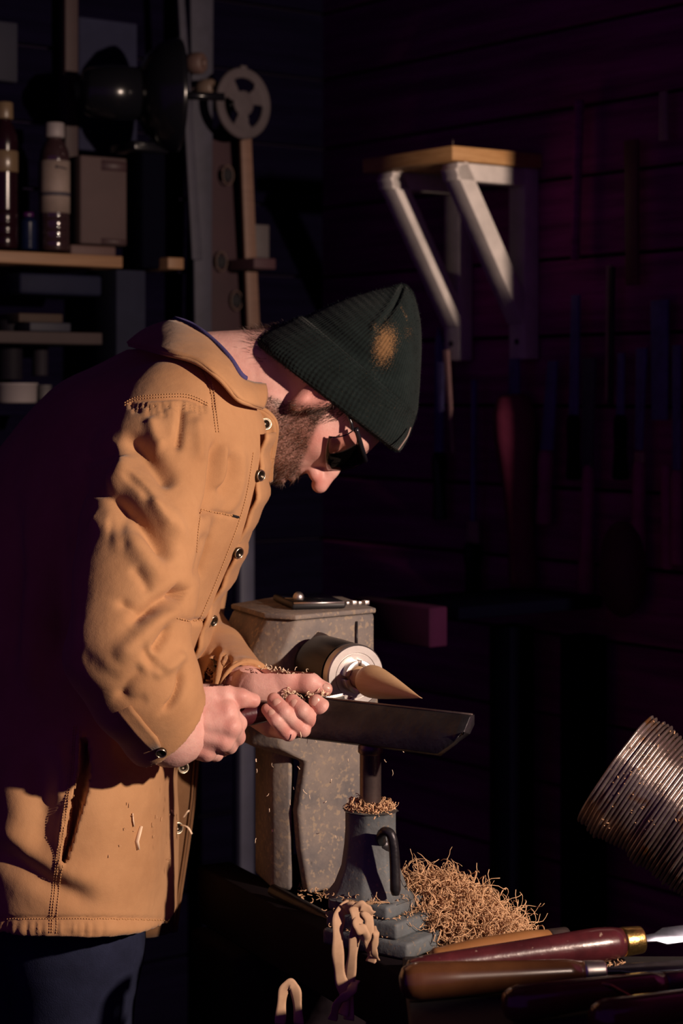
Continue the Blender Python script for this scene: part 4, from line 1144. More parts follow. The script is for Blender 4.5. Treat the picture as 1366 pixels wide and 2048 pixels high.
# fluted blade: crescent section with a swept bevel
ga, gb = frame_for(TAX); gb = gb if gb[2] > 0 else -gb; ga = np.cross(gb, TAX)
ga, gb = nrm(ga * .85 - gb * .0 ), gb
V = []; st_n = 16
def crescent(c, r, cut=1.0):
    outp = [c + r * (math.cos(a) * ga + math.sin(a) * gb) for a in np.linspace(math.pi, 2 * math.pi, st_n)]
    inn = [c + gb * .0005 + r * .62 * (math.cos(a) * ga + cut * math.sin(a) * gb) for a in np.linspace(2 * math.pi, math.pi, st_n)]
    return outp + inn
secs = [crescent(HND + TAX * t, r_) for t, r_ in [(.058, .006), (.08, .0088), (GL - .018, .0088)]]
last = []
for i, p in enumerate(crescent(HND + TAX * (GL - .004), .0088)):
    j = i if i < st_n else 2 * st_n - 1 - i; u = j / (st_n - 1) * 2 - 1
    back = .013 * (1 - abs(u)) ** 1.0 if False else .012 * abs(u) ** 1.5
    last.append(p - TAX * (back + (.006 if i < st_n else 0)))
secs.append(last); m2 = 2 * st_n
V = np.concatenate(secs); F = [(i * m2 + k, i * m2 + (k + 1) % m2, (i + 1) * m2 + (k + 1) % m2, (i + 1) * m2 + k) for i in range(3) for k in range(m2)]
F += [(k, k + 1, m2 - 2 - k, m2 - 1 - k) for k in range(st_n - 1)] + [(3 * m2 + m2 - 1 - k, 3 * m2 + m2 - 2 - k, 3 * m2 + k + 1, 3 * m2 + k) for k in range(st_n - 1)]
obj('blade', (V, F), M_STEEL, gouge, smooth=True, angle=35)

# ---------- things left on top of the headstock
top = ZT + .0078
ph_c = np.array([-.045, .085, top + .005]); a1 = nrm(AR * .9 + AX * .2); a2 = np.cross(UP, a1)
phn = thing('phone', ph_c - UP * .005, 'flat black device with steel edge lying on the headstock', 'phone')
obj('case', box(ph_c, (.075, .12, .009), [a1, a2, UP]), mat('matte_black_case', (.012, .012, .014), .5), phn, smooth=False, bevel=.003)
obj('screen', box(ph_c + UP * .0049, (.068, .112, .0012), [a1, a2, UP]), mat('dark_glass', (.006, .006, .008), .05), phn, smooth=False)
obj('steel_edge', box(ph_c + a1 * .0 - a2 * .0595 + UP * .0035, (.07, .002, .003), [a1, a2, UP]), M_STEEL, phn, smooth=False)
kn = P(597, 1200, .05); kz = top
k_ = thing('ball_knob', [kn[0], kn[1], kz], 'small shiny ball-headed knob at the left of the black device', 'knob')
obj('stem', lathe([kn[0], kn[1], kz], UP, [(0, .006), (.002, .006), (.003, .003), (.009, .003)], 14), M_BROWNSTEEL, k_)
obj('ball', ellipsoid([kn[0], kn[1], kz + .014], (.0075,) * 3), M_STEEL, k_)
for i, (x, r_) in enumerate([(694, .0045), (706, .006), (718, .005), (731, .0062)]):
    c = P(x, 1213, .09); c[2] = top
    lb = ['tiny steel nut beside the black device', 'second steel nut from the black device on headstock', 'third steel nut in the row on the headstock', 'rightmost steel nut at the headstock corner'][i]
    nv = lathe(c, UP, [(0, r_), (r_ * .9, r_), (r_ * .9, r_ * .5), (r_ * .3, r_ * .45), (r_ * .3, 0)], 6)
    tag(obj('hex_nut', nv, M_STEEL, None, smooth=False, bevel=.0005), lb, 'nut', 'steel nuts on the headstock')
# ================================================================== shavings and dust
M_SHAV = mat('pale_shavings', (.68, .43, .25), rough=.8, col2=(.52, .31, .16), vscale=60)
M_CHIP = mat('wood_chips', (.85, .66, .47), rough=.8)
def curls(name, n, place, lmin, lmax, r, wig, label, seg=9, m=None):
    ms = []
    for i in range(n):
        p, d = place(); L = RNG.uniform(lmin, lmax); pts = [p]; rot = RNG.normal(0, 1, 3); d = nrm(d)
        for k in range(seg):
            d = nrm(d + np.cross(rot, d) * wig + RNG.normal(0, .22, 3)); pts.append(pts[-1] + d * L / seg)
        pts = np.array(pts); rr = RNG.uniform(.6, 1.2) * r
        ms.append((pts, rr))
    Vs, Fs, n0 = [], [], 0
    for pts, rr in ms:
        v, f = tube(pts, rr, 4, flat=.55); Vs.append(v); Fs += [tuple(i + n0 for i in q) for q in f]; n0 += len(v)
    o = obj(name, (np.concatenate(Vs), Fs), m or M_SHAV)
    return tag(o, label, 'shavings', kind='stuff')
# heap on the bed, right of the banjo: base points under a dome
pl = P(903, 1850, -.23)
HPX = nrm(np.array([1.0, -.35, 0])); HPY = np.array([.35, 1, 0]) / np.linalg.norm([.35, 1, 0])
def heap_h(u, v): return max(0.0, 1 - (u * u + v * v)) ** .6
def heap_pt():
    while True:
        u, v = RNG.uniform(-1, 1, 2)
        if u * u + v * v < 1: break
    hgt = (.072 - .034 * u) * heap_h(u, v) * RNG.uniform(.45, 1.0)
    p = np.array([pl[0], pl[1], ZB + .002]) + HPX * u * .098 + HPY * v * .06 + UP * hgt
    d = RNG.normal(0, 1, 3) * [1, 1, .55] + HPX * .2
    return p, d
hb = []
for i in range(13):
    v_ = []
    for k in range(28):
        a = 2 * math.pi * k / 28; rr = 1 - (i / 12) ** 1.5
        u, v = rr * math.cos(a), rr * math.sin(a)
        v_.append(np.array([pl[0], pl[1], ZB]) + HPX * u * .09 + HPY * v * .055 + UP * (.058 - .028 * u) * heap_h(u, v) * .95)
    hb.append(v_)
hb = np.array(hb); V = hb.reshape(-1, 3); F = [(i * 28 + k, i * 28 + (k + 1) % 28, (i + 1) * 28 + (k + 1) % 28, (i + 1) * 28 + k) for i in range(12) for k in range(28)]
heap = curls('shavings_heap', 2500, heap_pt, .016, .055, .00072, .35, 'heap of fine curly pale wood shavings beside the banjo')
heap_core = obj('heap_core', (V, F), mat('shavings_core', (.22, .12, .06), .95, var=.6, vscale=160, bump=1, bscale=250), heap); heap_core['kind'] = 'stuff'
def strand_out():
    p, d = heap_pt(); return p, nrm(HPX * .8 + UP * .5 + RNG.normal(0, .4, 3))
# dust collar on top of the banjo socket
def dust_top():
    a = RNG.uniform(0, 2 * math.pi); rr = RNG.uniform(.010, .030)
    return pc + np.array([0, 0, .949 + RNG.uniform(0, .011) * (1 - abs(rr - .018) / .02)]) + RD * rr * math.cos(a) + RNn * rr * math.sin(a), RNG.normal(0, 1, 3) * [1, 1, .5]
curls('sawdust_ring', 420, dust_top, .004, .013, .0009, .5, 'ring of pale sawdust piled around the tool rest post', 4)
def dust_foot():
    return c0 + RD * RNG.uniform(-.04, .05) + RNn * RNG.uniform(.0, .05) + UP * RNG.choice([.012, -.006, -.026]), RNG.normal(0, 1, 3) * [1, 1, .3]
curls('sawdust_flakes', 260, dust_foot, .004, .012, .0008, .5, 'loose sawdust flakes scattered over the banjo foot', 4)
def bed_dust():
    return P(RNG.uniform(600, 700), RNG.uniform(1750, 1790), RNG.uniform(-.05, .05)) * [1, 1, 0] + UP * (ZB + RNG.uniform(0, .006)), RNG.normal(0, 1, 3) * [1, 1, .2]
curls('bed_sawdust', 160, bed_dust, .004, .014, .0009, .5, 'scattered sawdust on the lathe bed by the headstock', 4)
# shavings caught on the hands and sleeve
def on_hand():
    t = RNG.uniform(0, 1); b = P(520, 1340, -.17) * (1 - t) + P(610, 1352, -.185) * t if RNG.uniform() < .45 else P(565, 1388, -.195) * (1 - t) + P(655, 1392, -.198) * t
    return b + RNG.normal(0, .003, 3), RNG.normal(0, 1, 3) + UP * .4
curls('hand_shavings', 85, on_hand, .005, .018, .0008, .8, 'small curled shavings caught along the guiding hand', 6, M_CHIP)
def falling():
    t = RNG.uniform(0, 1)
    return P(RNG.uniform(505, 840), RNG.uniform(1440, 1680), RNG.uniform(-.26, -.1)), np.array([RNG.normal(0, .2), RNG.normal(0, .2), -1])
curls('flying_chips', 34, falling, .003, .008, .0007, .1, 'tiny wood chips falling through the air below the hands', 3, M_CHIP)
def on_coat():
    while True:
        x, y = RNG.uniform(215, 350), RNG.uniform(1590, 1730)
        h = on_jacket(x, y, .0015)
        if h: return h[0], RNG.normal(0, 1, 3) * [.6, .1, 1]
curls('coat_chips', 16, on_coat, .003, .008, .0006, .2, 'specks of wood stuck to the jacket skirt', 3)
# two long pale splinters on the skirt of the jacket
for pts, r_, lb in [([(263, 1626), (264, 1640), (266, 1652)], .0018, 'thin short pale splinter stuck on the jacket skirt'), ([(280, 1652), (275, 1668), (271, 1682), (274, 1698)], .0036, 'thicker curved pale splinter stuck on the jacket skirt'), ([(340, 1620), (344, 1632)], .0022, 'stubby pale splinter near the jacket front edge')]:
    hh = [on_jacket(x, y, .001) for x, y in pts]
    if all(hh): tag(obj('splinter', tube([h[0] + h[1] * .001 for h in hh], [r_ * .7] + [r_] * (len(hh) - 2) + [r_ * .8], 6, flat=.5), M_CHIP), lb, 'splinter', 'splinters on the jacket')
for a_, b_, lb in [((362, 1650, .04), (384, 1668, .03), 'pale curl hooked over the lower snap of the jacket'), ((366, 1636, .04), (378, 1622, .035), 'upright pale curl above the lower snap')]:
    p, q = P(*a_), P(*b_); tag(obj('wood_curl', tube(resample([p, (p + q) / 2 + [.002, -.004, .004], q], 8), .0019, 6, flat=.4), M_CHIP), lb, 'shaving', 'curls by the lower snap')
# long ribbons hanging over the near side of the bed
def ribbon(pts, w, label):
    c = resample([P(*p) for p in pts], 40); G = []
    for i, p in enumerate(c):
        t = nrm(c[min(i + 1, 39)] - c[max(i - 1, 0)]); a = nrm(np.cross(t, [math.sin(i * .12) * .5, -1, .2]))
        ww = w * 1.7 * (1 + .12 * math.sin(i * .7))
        G.append([p + a * ww * s_ + np.array([0, -.0004 * (1 - s_ * s_), 0]) for s_ in np.linspace(-1, 1, 5)])
    tag(obj('shaving_ribbon', sheet(np.array(G), .0008), mat('shaving_ribbon', (.50, .33, .21), .8, col2=(.40, .25, .15), vscale=50), None, smooth=False), label, 'shaving', 'long ribbons hanging off the bed')
RY = -.33
ribbon([(700, 1812, RY + .02), (682, 1822, RY), (676, 1850, RY - .01), (676, 1900, RY - .01), (680, 1950, RY), (690, 1990, RY), (684, 2030, RY)], .0042, 'leftmost long pale shaving ribbon hanging beside the banjo')
ribbon([(690, 1820, RY), (705, 1812, RY - .01), (712, 1840, RY - .015), (706, 1900, RY - .01), (700, 1960, RY), (698, 2040, RY)], .0036, 'second long pale ribbon hanging just left of the banjo foot')
ribbon([(700, 1815, RY), (725, 1818, RY - .01), (738, 1840, RY - .012), (735, 1880, RY - .01), (745, 1905, RY), (742, 1925, RY)], .0036, 'short looped shaving ribbon nearest the banjo foot')
ribbon([(745, 1855, RY), (752, 1870, RY - .01), (748, 1900, RY - .008), (754, 1920, RY)], .0022, 'narrow twisted shaving strip against the banjo foot')
ribbon([(720, 1830, RY - .01), (716, 1850, RY - .02), (728, 1866, RY - .02), (724, 1880, RY - .015)], .0038, 'small folded shaving flake on top of the ribbons')
ribbon([(706, 1825, RY - .005), (722, 1812, RY - .012), (744, 1830, RY - .01)], .0034, 'curved shaving strap bridging the top of the ribbons')
ribbon([(665, 2040, RY), (676, 2005, RY - .01), (700, 1985, RY - .01), (712, 1960, RY)], .003, 'lower crossing shaving ribbon at the bottom of the bunch')
ribbon([(560, 2048, RY), (566, 1985, RY), (580, 1968, RY), (592, 1985, RY), (598, 2048, RY)], .0035, 'dim looped ribbon left of the hanging bunch')
# ================================================================== tool tray in the foreground
M_TRAY = mat('blackened_tray_wood', (.018, .014, .016), .75, var=.5, vscale=10, bump=.4)
TZ = .806
tray = obj('tool_board', box([.47, -.60, .7985], (.80, .46, .015)), M_TRAY, None, smooth=False, bevel=.003)
tag(tray, 'dark board laid across the lathe bed under the spare turning tools', 'board')
M_BRASS = mat('brass_ferrule', (.62, .40, .14), rough=.32, metal=1.0, var=.4, vscale=120, bump=.3, bscale=200)
M_HONEY = mat('honey_wood', (.30, .14, .05), rough=.45, col2=(.20, .085, .03), vscale=9, stretch=(1, 1, 1), coat=.25)
M_WALNUT = mat('varnished_brown_wood', (.10, .040, .016), rough=.25, col2=(.06, .022, .010), vscale=14, coat=.6)
M_BLADE = mat('blued_blade', (.16, .17, .22), rough=.3, metal=.95, var=.4, vscale=50)
def turning_tool(a, b, prof, mh, mf, label, blade=None, bl=.10, bw=.011, frot=0.0):
    """a: butt end, b: ferrule end of the handle (3d points); prof: (fraction, radius)"""
    a, b = np.asarray(a, float), np.asarray(b, float); d = nrm(b - a); L = np.linalg.norm(b - a)
    t = thing('turning_tool', a, label, 'chisel', 'turning tools on the bench')
    obj('handle', lathe(a, d, [(f * L, r_) for f, r_ in prof], 32), mh, t)
    rf = prof[-1][1]
    if mf: obj('ferrule', lathe(b, d, [(-.002, rf * .6), (-.002, rf * 1.03), (.001, rf * 1.06), (.021, rf * .98), (.023, rf * .94), (.023, .003)], 28), mf, t)
    if blade:
        sa, sb = frame_for(d); s1 = nrm(sa * math.cos(frot) + sb * math.sin(frot)); s2 = np.cross(d, s1)
        o0 = b + d * (.022 if mf else 0)
        pts = [o0 + s1 * -.004, o0 + d * .018 - s1 * .005, o0 + d * .03 - s1 * bw, o0 + d * bl - s1 * bw, o0 + d * (bl + bw * 1.6) + s1 * bw, o0 + d * .03 + s1 * bw, o0 + d * .018 + s1 * .005, o0 + s1 * .004]
        obj('blade', prism(pts, -s2 * .0024, s2 * .0024), blade, t, smooth=False, bevel=.0008)
    return t
HP = [(0, .002), (.004, .008), (.015, .011), (.08, .0135), (.3, .0150), (.55, .0165), (.75, .0185), (.88, .0195), (.95, .0180), (1, .0155)]
def T(x, y, z): # point on the tray seen at column x,row y at height z
    d = (ZC - z) * FPX / (y - HOR); return P(x, y, d - D0)
turning_tool(T(815, 1940, TZ + .018), T(1246, 1884, TZ + .026), HP, M_REDWOOD, M_BRASS, 'dark red turning tool with bright brass ferrule beside the shavings heap', M_BLADE, .085, .010, 1.0)
turning_tool(T(862, 1922, TZ + .012), T(1100, 1880, TZ + .016), [(0, .002), (.01, .010), (.04, .0135), (.4, .016), (.8, .0155), (1, .012)], M_HONEY, M_BROWNSTEEL, 'honey coloured wooden handle lying behind the dark red turning tool', M_BLADE, .05, .006)
BP = [(0, .001), (.006, .009), (.02, .015), (.05, .0185), (.1, .0205), (.3, .019), (.6, .0165), (.9, .0145), (1, .0115)]
turning_tool(T(800, 1965, TZ + .021), T(1168, 1944, TZ + .017), BP, M_WALNUT, M_STEEL, 'brown varnished turning tool with blunt glossy end and silver ferrule', M_BLADE, .20, .009, .3)
turning_tool(T(1008, 2012, TZ + .020), T(1330, 1965, TZ + .020), [(f, r_ * .92) for f, r_ in BP], M_WALNUT, M_BROWNSTEEL, 'smaller brown varnished turning tool in front, pointing to the right', M_BLADE, .12, .009, .2)
turning_tool(T(1185, 2042, TZ + .020), T(1480, 1990, TZ + .020), [(f, r_ * .95) for f, r_ in BP], M_WALNUT, M_BROWNSTEEL, 'brown varnished turning tool cut off at the bottom right corner', M_BLADE, .12, .009, .2)
# flat brass-coloured scraper leaning between the tools and a pencil-like strip
sp = [T(1212, 1968, TZ + .045), T(1276, 2003, TZ + .004)]
tag(obj('brass_strip', box((sp[0] + sp[1]) / 2, (np.linalg.norm(sp[1] - sp[0]), .010, .0025), [nrm(sp[1] - sp[0]), *frame_for(sp[1] - sp[0])]), mat('dull_brass', (.42, .29, .09), .5, .6, var=.3, vscale=60), None, smooth=False, bevel=.0008), 'dull brass strip slanting down between the brown handles', 'metal strip')
def tray_dust():
    x, y = (RNG.uniform(1190, 1250), RNG.uniform(1925, 1936)) if RNG.uniform() < .55 else (RNG.uniform(1300, 1366), RNG.uniform(1972, 1990))
    return T(x, y, TZ + .003), RNG.normal(0, 1, 3) * [1, 1, .2]
curls('bench_sawdust', 90, tray_dust, .004, .014, .0009, .5, 'sawdust caught between the tools on the bench', 4)
def strip_dust():
    return T(RNG.uniform(790, 900), RNG.uniform(1888, 1905), TZ + .012), RNG.normal(0, 1, 3) * [1, 1, .3]

# ================================================================== ribbed duct hose at the right
hose_a = P(1228, 1535, -.20); hd_ = nrm(np.array([.80, -.30, -.56]))
prof = []; ribs = 60; pitch = .0052; Rr = .078
rib_r = RNG.uniform(-.0016, .0016, ribs)
prof.append((-.001, .060))
for i in range(ribs):
    R0 = Rr + rib_r[i] + .004 * math.sin(i * .35) * (i < 14) - (.004 if i == 2 else 0)
    prof += [(i * pitch + .0002, R0 - .0045), (i * pitch + .0012, R0 - .0006), (i * pitch + .0026, R0 + .0006), (i * pitch + .0040, R0 - .0006), (i * pitch + .0050, R0 - .0045)]
V, F = lathe(hose_a, hd_, prof, 96)
nz_ = np.sin(V @ np.array([90, 60, 75.])) * .0012 + np.sin(V @ np.array([-150, 130, 40.]) + 1) * .0008
cl = V - hose_a; rad = cl - np.outer(cl @ hd_, hd_); V = V + rad / (np.linalg.norm(rad, axis=1, keepdims=True) + 1e-9) * nz_[:, None]
M_HOSE = mat('grimy_aluminium_duct', (.42, .36, .34), rough=.36, metal=.85, col2=(.16, .11, .09), vscale=14, speck=((.34, .17, .07), 30, .6), bump=.5, bscale=140)
F = F[1:] if False else F
hose = obj('duct_hose', (V, F), M_HOSE)
tag(hose, 'grimy ribbed metal dust extraction hose hanging at the right edge', 'hose')
htree2 = BVHTree.FromPolygons([tuple(v) for v in V], [tuple(f) for f in F])
def on_hose():
    while True:
        h = ray_hit(htree2, RNG.uniform(1200, 1366), RNG.uniform(1440, 1660))
        if h[0] is not None: return np.array(h[0]) + np.array(h[1]) * .001, RNG.normal(0, 1, 3)
curls('hose_dust', 70, on_hose, .0015, .004, .0007, .3, 'pale dust flecks clinging to the ribbed hose', 3)

# added drum outside the picture, put there only to shade the board of tools
dc = np.array([.97, -1.25, 0.0])
drum = thing('shade_drum', dc, 'added unseen dark drum that shades the tool board', 'light blocker')
M_DRUM = mat('dark_drum_steel', (.03, .03, .04), .5, .3)
obj('drum', lathe(dc, UP, [(0, .26), (.01, .25), (.4, .25), (.41, .258), (.43, .258), (.44, .25), (1.218, .25), (1.228, .258), (1.248, .258), (1.258, .20)], 48), M_DRUM, drum)
obj('lid_handle', tube([dc + [-.08, 0, 1.24], dc + [-.06, 0, 1.28], dc + [.06, 0, 1.28], dc + [.08, 0, 1.24]], .008, 8), M_IRON, drum)
# ================================================================== tool wall: bracket shelf and hanging tools
M_WHITE = mat('grubby_white_paint', (.60, .55, .52), rough=.6, var=.25, vscale=20, bump=.2, bscale=40)
M_PINE = mat('pine_board', (.48, .27, .11), rough=.6, col2=(.34, .17, .06), vscale=5, stretch=(3, 3, 30))
c0s = RW0.copy(); zc_t = P(905, 290, .983)[2]; ZS = zc_t
shelf = thing('wall_shelf', RW0 + RN * .1 - RT * .13 + UP * (ZS - .40), 'white bracketed shelf with pine board on the dark wall', 'shelf')
def sp_(t, n_, z): return RW0 + RT * t + RN * n_ + UP * z
obj('board', box(sp_(-.135, .111, ZS - .014), (.27, .222, .027), [RT, RN, UP]), M_PINE, shelf, smooth=False, bevel=.002)
obj('nail', tube([sp_(-.006, .216, ZS), sp_(-.006, .216, ZS + .012)], .0012, 6), M_BROWNSTEEL, shelf)
def bracket(t0):
    wd = .045; zt_ = ZS - .028; zb = P(1060, 718, 1.10)[2]
    v = obj('bracket_upright', box(sp_(t0, .02, (zt_ + zb) / 2), (wd, .036, zt_ - zb), [RT, RN, UP]), M_WHITE, shelf, smooth=False, bevel=.002)
    obj('bracket_arm', box(sp_(t0, .105, zt_ - .0175), (wd * .98, .195, .033), [RT, RN, UP]), M_WHITE, shelf, smooth=False, bevel=.002)
    a_, b_ = (.190, zt_ - .012), (.028, zb + .075)
    dn = nrm([b_[0] - a_[0], b_[1] - a_[1]]); pn = np.array([-dn[1], dn[0]])
    hw = .0165; q = []
    p0 = [np.array(a_) - dn * .008 + pn * hw, np.array(a_) - dn * .008 - pn * hw, np.array(b_) - pn * hw + dn * .012, np.array(b_) + pn * hw - dn * .0]
    obj('bracket_brace', prism([sp_(t0, x[0], x[1]) for x in p0], -RT * wd * .49, RT * wd * .49), M_WHITE, shelf, smooth=False, bevel=.0015)
    obj('screw', lathe(sp_(t0, .0375, zb + .033), RN, [(0, .006), (.0012, .006), (.0016, .004), (.0008, .002), (.0008, 0)], 14), M_IRON, shelf)
bracket(-.030); bracket(-.222)

M_DKIRON = mat('dull_dark_steel', (.14, .12, .34), rough=.6, metal=.1, var=.5, vscale=25)
M_DKHANDLE = mat('dark_red_handle', (.34, .05, .20), rough=.6, spec=.1, col2=(.22, .032, .12), vscale=20)
M_PALESTRIP = mat('pale_strip', (.32, .18, .18), rough=.7, var=.3, vscale=30)
def wall_tool(name, label, cat, parts, dlt=.03):
    """parts: (name, kind, px, y0, y1, width px top, width px bottom, material, lean px)"""
    pts = [W(p[2], p[4], dlt) for p in parts]
    t = thing(name, min(pts, key=lambda q: q[2]), label, cat, 'hand tools hung on the dark wall')
    for nm, kd, px, y0, y1, w0, w1, m, lean in parts:
        a, b = W(px, y0, dlt), W(px + lean, y1, dlt); sc = np.linalg.norm(W(px + 10, y0, dlt) - W(px - 10, y0, dlt)) / 20
        if kd == 'flat' or kd == 'point':
            tp = [a - RT * w0 * sc / 2, a + RT * w0 * sc / 2] if kd == 'flat' else [a - RT * w0 * sc * .5 + UP * -.03, a - RT * w0 * sc * .1, a + RT * w0 * sc * .5 - UP * .045]
            obj(nm, prism(tp + [b + RT * w1 * sc / 2, b - RT * w1 * sc / 2], -RN * .003, RN * .003), m, t, smooth=False, bevel=.0008)
        else:
            d = b - a; L = np.linalg.norm(d); r0, r1 = w0 * sc * .45, w1 * sc * .45
            if kd == 'rod': pr = [(0, r0 * .9), (.002, r0), (L - .002, r1), (L, r1 * .9)]
            else: pr = [(0, r0 * .55), (L * .02, r0 * .8), (L * .10, r0), (L * .22, r0 * 1.02), (L * .5, (r0 + r1) * .42), (L * .75, r1 * .9), (L * .95, r1), (L * .99, r1 * .85), (L, r1 * .3)]
            obj(nm, lathe(a, d, pr, 20), m, t)
    return t
wall_tool('chisel', 'slim pointed blade just right of the beanie', 'chisel', [('blade', 'point', 880, 655, 905, 17, 15, M_DKIRON, -2), ('handle', 'grip', 879, 905, 1040, 22, 20, M_PLANK2, 0)])
wall_tool('paint_stick', 'thin pale wooden stick beside the slim pointed blade', 'stick', [('stick', 'flat', 892, 700, 905, 11, 5, M_PALESTRIP, 14)], .045)
wall_tool('awl', 'long thin steel rod with small pale ferrule block', 'awl', [('rod', 'rod', 948, 760, 1042, 9, 8, M_DKIRON, -2), ('ferrule', 'flat', 946, 1042, 1086, 20, 26, M_PALESTRIP, 0), ('handle', 'grip', 946, 1086, 1190, 28, 24, M_PLANK2, 0)])
wall_tool('framing_chisel', 'large tool with long reddish wooden handle under the right shelf bracket', 'chisel', [('blade', 'flat', 1029, 718, 792, 18, 20, M_DKIRON, 0), ('handle', 'grip', 1026, 790, 1180, 64, 44, mat('red_brown_handle', (.20, .035, .075), .6, spec=.1, col2=(.14, .024, .05), vscale=18), 22)], .04)
wall_tool('file', 'dark flat file right of the bracket foot', 'file', [('blade', 'flat', 1106, 722, 900, 18, 24, M_DKIRON, -12), ('handle', 'grip', 1092, 900, 1050, 24, 26, M_DKHANDLE, -4)])
wall_tool('long_rasp', 'tall bluish blade rising beside the bracket', 'rasp', [('blade', 'flat', 1152, 590, 830, 15, 18, M_DKIRON, -4), ('handle', 'grip', 1147, 830, 960, 22, 24, M_PLANK2, 0)])
wall_tool('rasp', 'speckled pale rasp with dark red handle', 'rasp', [('blade', 'flat', 1179, 716, 935, 27, 18, mat('speckled_rasp', (.10, .10, .13), .7, .3, col2=(.03, .03, .05), vscale=190, bump=.8, bscale=200), -4), ('handle', 'grip', 1177, 930, 1192, 20, 28, M_DKHANDLE, -6)])
wall_tool('steel_rule', 'tall thin rod with one bright edge', 'rule', [('rod', 'flat', 1219, 530, 800, 10, 8, M_PALESTRIP, -3), ('edge', 'flat', 1224, 534, 810, 10, 8, M_IRON, -3)])
wall_tool('gouge', 'short narrow gouge left of the pale chisel', 'chisel', [('blade', 'flat', 1243, 706, 830, 12, 14, M_DKIRON, -2), ('handle', 'grip', 1241, 830, 960, 22, 26, M_PLANK2, 0)])
wall_tool('chisel', 'pale flat chisel with small white ferrule and red handle', 'chisel', [('blade', 'flat', 1284, 696, 900, 20, 14, M_DKIRON, -6), ('ferrule', 'flat', 1280, 905, 925, 16, 18, M_PALESTRIP, 0), ('handle', 'grip', 1279, 922, 1110, 22, 28, M_DKHANDLE, -4)])
wall_tool('drawknife', 'wide dark blade hanging near the right edge', 'knife', [('blade', 'flat', 1320, 600, 840, 34, 30, M_DKIRON, 0), ('handle', 'grip', 1332, 930, 1140, 20, 26, M_DKHANDLE, 4)])
wall_tool('chisel', 'narrow chisel at the far right edge of the wall', 'chisel', [('blade', 'flat', 1354, 690, 940, 16, 14, M_DKIRON, 0), ('handle', 'grip', 1354, 940, 1132, 22, 26, M_DKHANDLE, 0)])
wall_tool('wooden_bar', 'dark reddish wooden bar hung high above the chisels', 'bar', [('bar', 'flat', 1263, 280, 570, 26, 24, mat('maroon_bar', (.16, .035, .05), .6, var=.4, vscale=12), 2)])
wall_tool('dowel', 'dim vertical dowel high on the wall right of the shelf', 'dowel', [('rod', 'rod', 1158, 200, 520, 16, 14, M_PLANK, -8)])
wall_tool('wooden_tag', 'short pale wooden strip near the upper right corner', 'strip', [('strip', 'flat', 1327, 183, 281, 14, 17, mat('pale_tag', (.36, .24, .22), .7, var=.2, vscale=30), 1)])
# leather bag low on the wall
bg = W(1245, 1150, .05); bgf = Field(bg - .12, bg + .12, .005); bgf.ell(bg + UP * -.0, (.045, .04, .075), [RT, RN, UP]); bgf.ell(bg + UP * .06, (.03, .025, .035), [RT, RN, UP], .03)
tag(obj('leather_bag', bgf.mesh(2), mat('reddish_leather', (.09, .018, .03), .7, var=.4, vscale=20, bump=.5)), 'dim reddish leather bag hanging below the chisels', 'bag')
# bench against the tool wall: its apron shows behind the headstock
ba = W(738, 1190, .40); bb_ = W(892, 1190, .40)
bench = thing('workbench', (ba + bb_) / 2 * [1, 1, 0], 'dark purple-brown workbench end behind the lathe headstock', 'workbench')
M_BENCH = mat('purple_brown_bench', (.035, .005, .026), .9, col2=(.022, .004, .017), vscale=8, spec=.1)
M_SHADEBLK = mat('shade_black_wood', (.0012, .001, .004), 1.0, spec=.0)  # darkness around bench top and legs is put into this colour
bz = P(738, 1196, ba[1])[2]
obj('apron', box((ba + bb_) / 2 * [1, 1, 0] + RT * -.02 + UP * (bz - .034), (np.linalg.norm(bb_ - ba) * 1.0, .04, .068), [RT, RN, UP]), M_BENCH, bench, smooth=False, bevel=.003)
obj('bench_top', box((ba + bb_) / 2 * [1, 1, 0] - RN * .2 + UP * (bz - .012), (np.linalg.norm(bb_ - ba) * .98, .34, .022), [RT, RN, UP]), M_SHADEBLK, bench, smooth=False, bevel=.003)
for s_ in (-.5, .5):
    c = (ba + bb_) / 2 * [1, 1, 0] + RT * s_ * np.linalg.norm(bb_ - ba) * .9 - RN * .33; obj('leg', box(c + UP * (bz - .07) / 2, (.06, .06, bz - .07), [RT, RN, UP]), M_SHADEBLK, bench, smooth=False, bevel=.003)
# steel post standing between the man and the lathe
q0 = Lw(487, 1100, .20)
post = thing('steel_upright', q0 * [1, 1, 0], 'dim blue-grey steel upright behind the open jacket front', 'post')
obj('column', box(q0 * [1, 1, 0] + UP * .62, (.034, .03, 1.24), [LT, LN, UP]), mat('blue_grey_paint', (.05, .05, .085), .6, var=.3, vscale=12), post, smooth=False, bevel=.003)
obj('base_plate', box(q0 * [1, 1, 0] + UP * .006, (.12, .12, .012), [LT, LN, UP]), M_IRON, post, smooth=False, bevel=.002)
# ================================================================== shelves and clutter on the left wall
SD = .25                                          # depth of the shelves
def lbox(px0, px1, y0, y1, d0, d1):
    """box on the shelf wall: columns px0..px1, rows y0..y1 measured on its front plane at distance d1"""
    a, b = Lw(px0, y0, d1), Lw(px1, y0, d1); zt_, zb_ = Lw((px0 + px1) / 2, y0, d1)[2], Lw((px0 + px1) / 2, y1, d1)[2]
    c = (a + b) / 2; c = c - LN * (d1 - d0) / 2; c[2] = (zt_ + zb_) / 2
    return box(c, (np.linalg.norm((b - a) * [1, 1, 0]), d1 - d0, zt_ - zb_), [LT, LN, UP])
M_SHELFW = mat('tan_shelf_edge', (.17, .092, .045), .6, col2=(.12, .06, .03), vscale=6, stretch=(1, 1, 16))
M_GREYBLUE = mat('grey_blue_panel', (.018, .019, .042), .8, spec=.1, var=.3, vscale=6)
zs = Lw(120, 513, SD)[2]
a, b = Lw(-110, 505, SD), Lw(246, 518, SD)
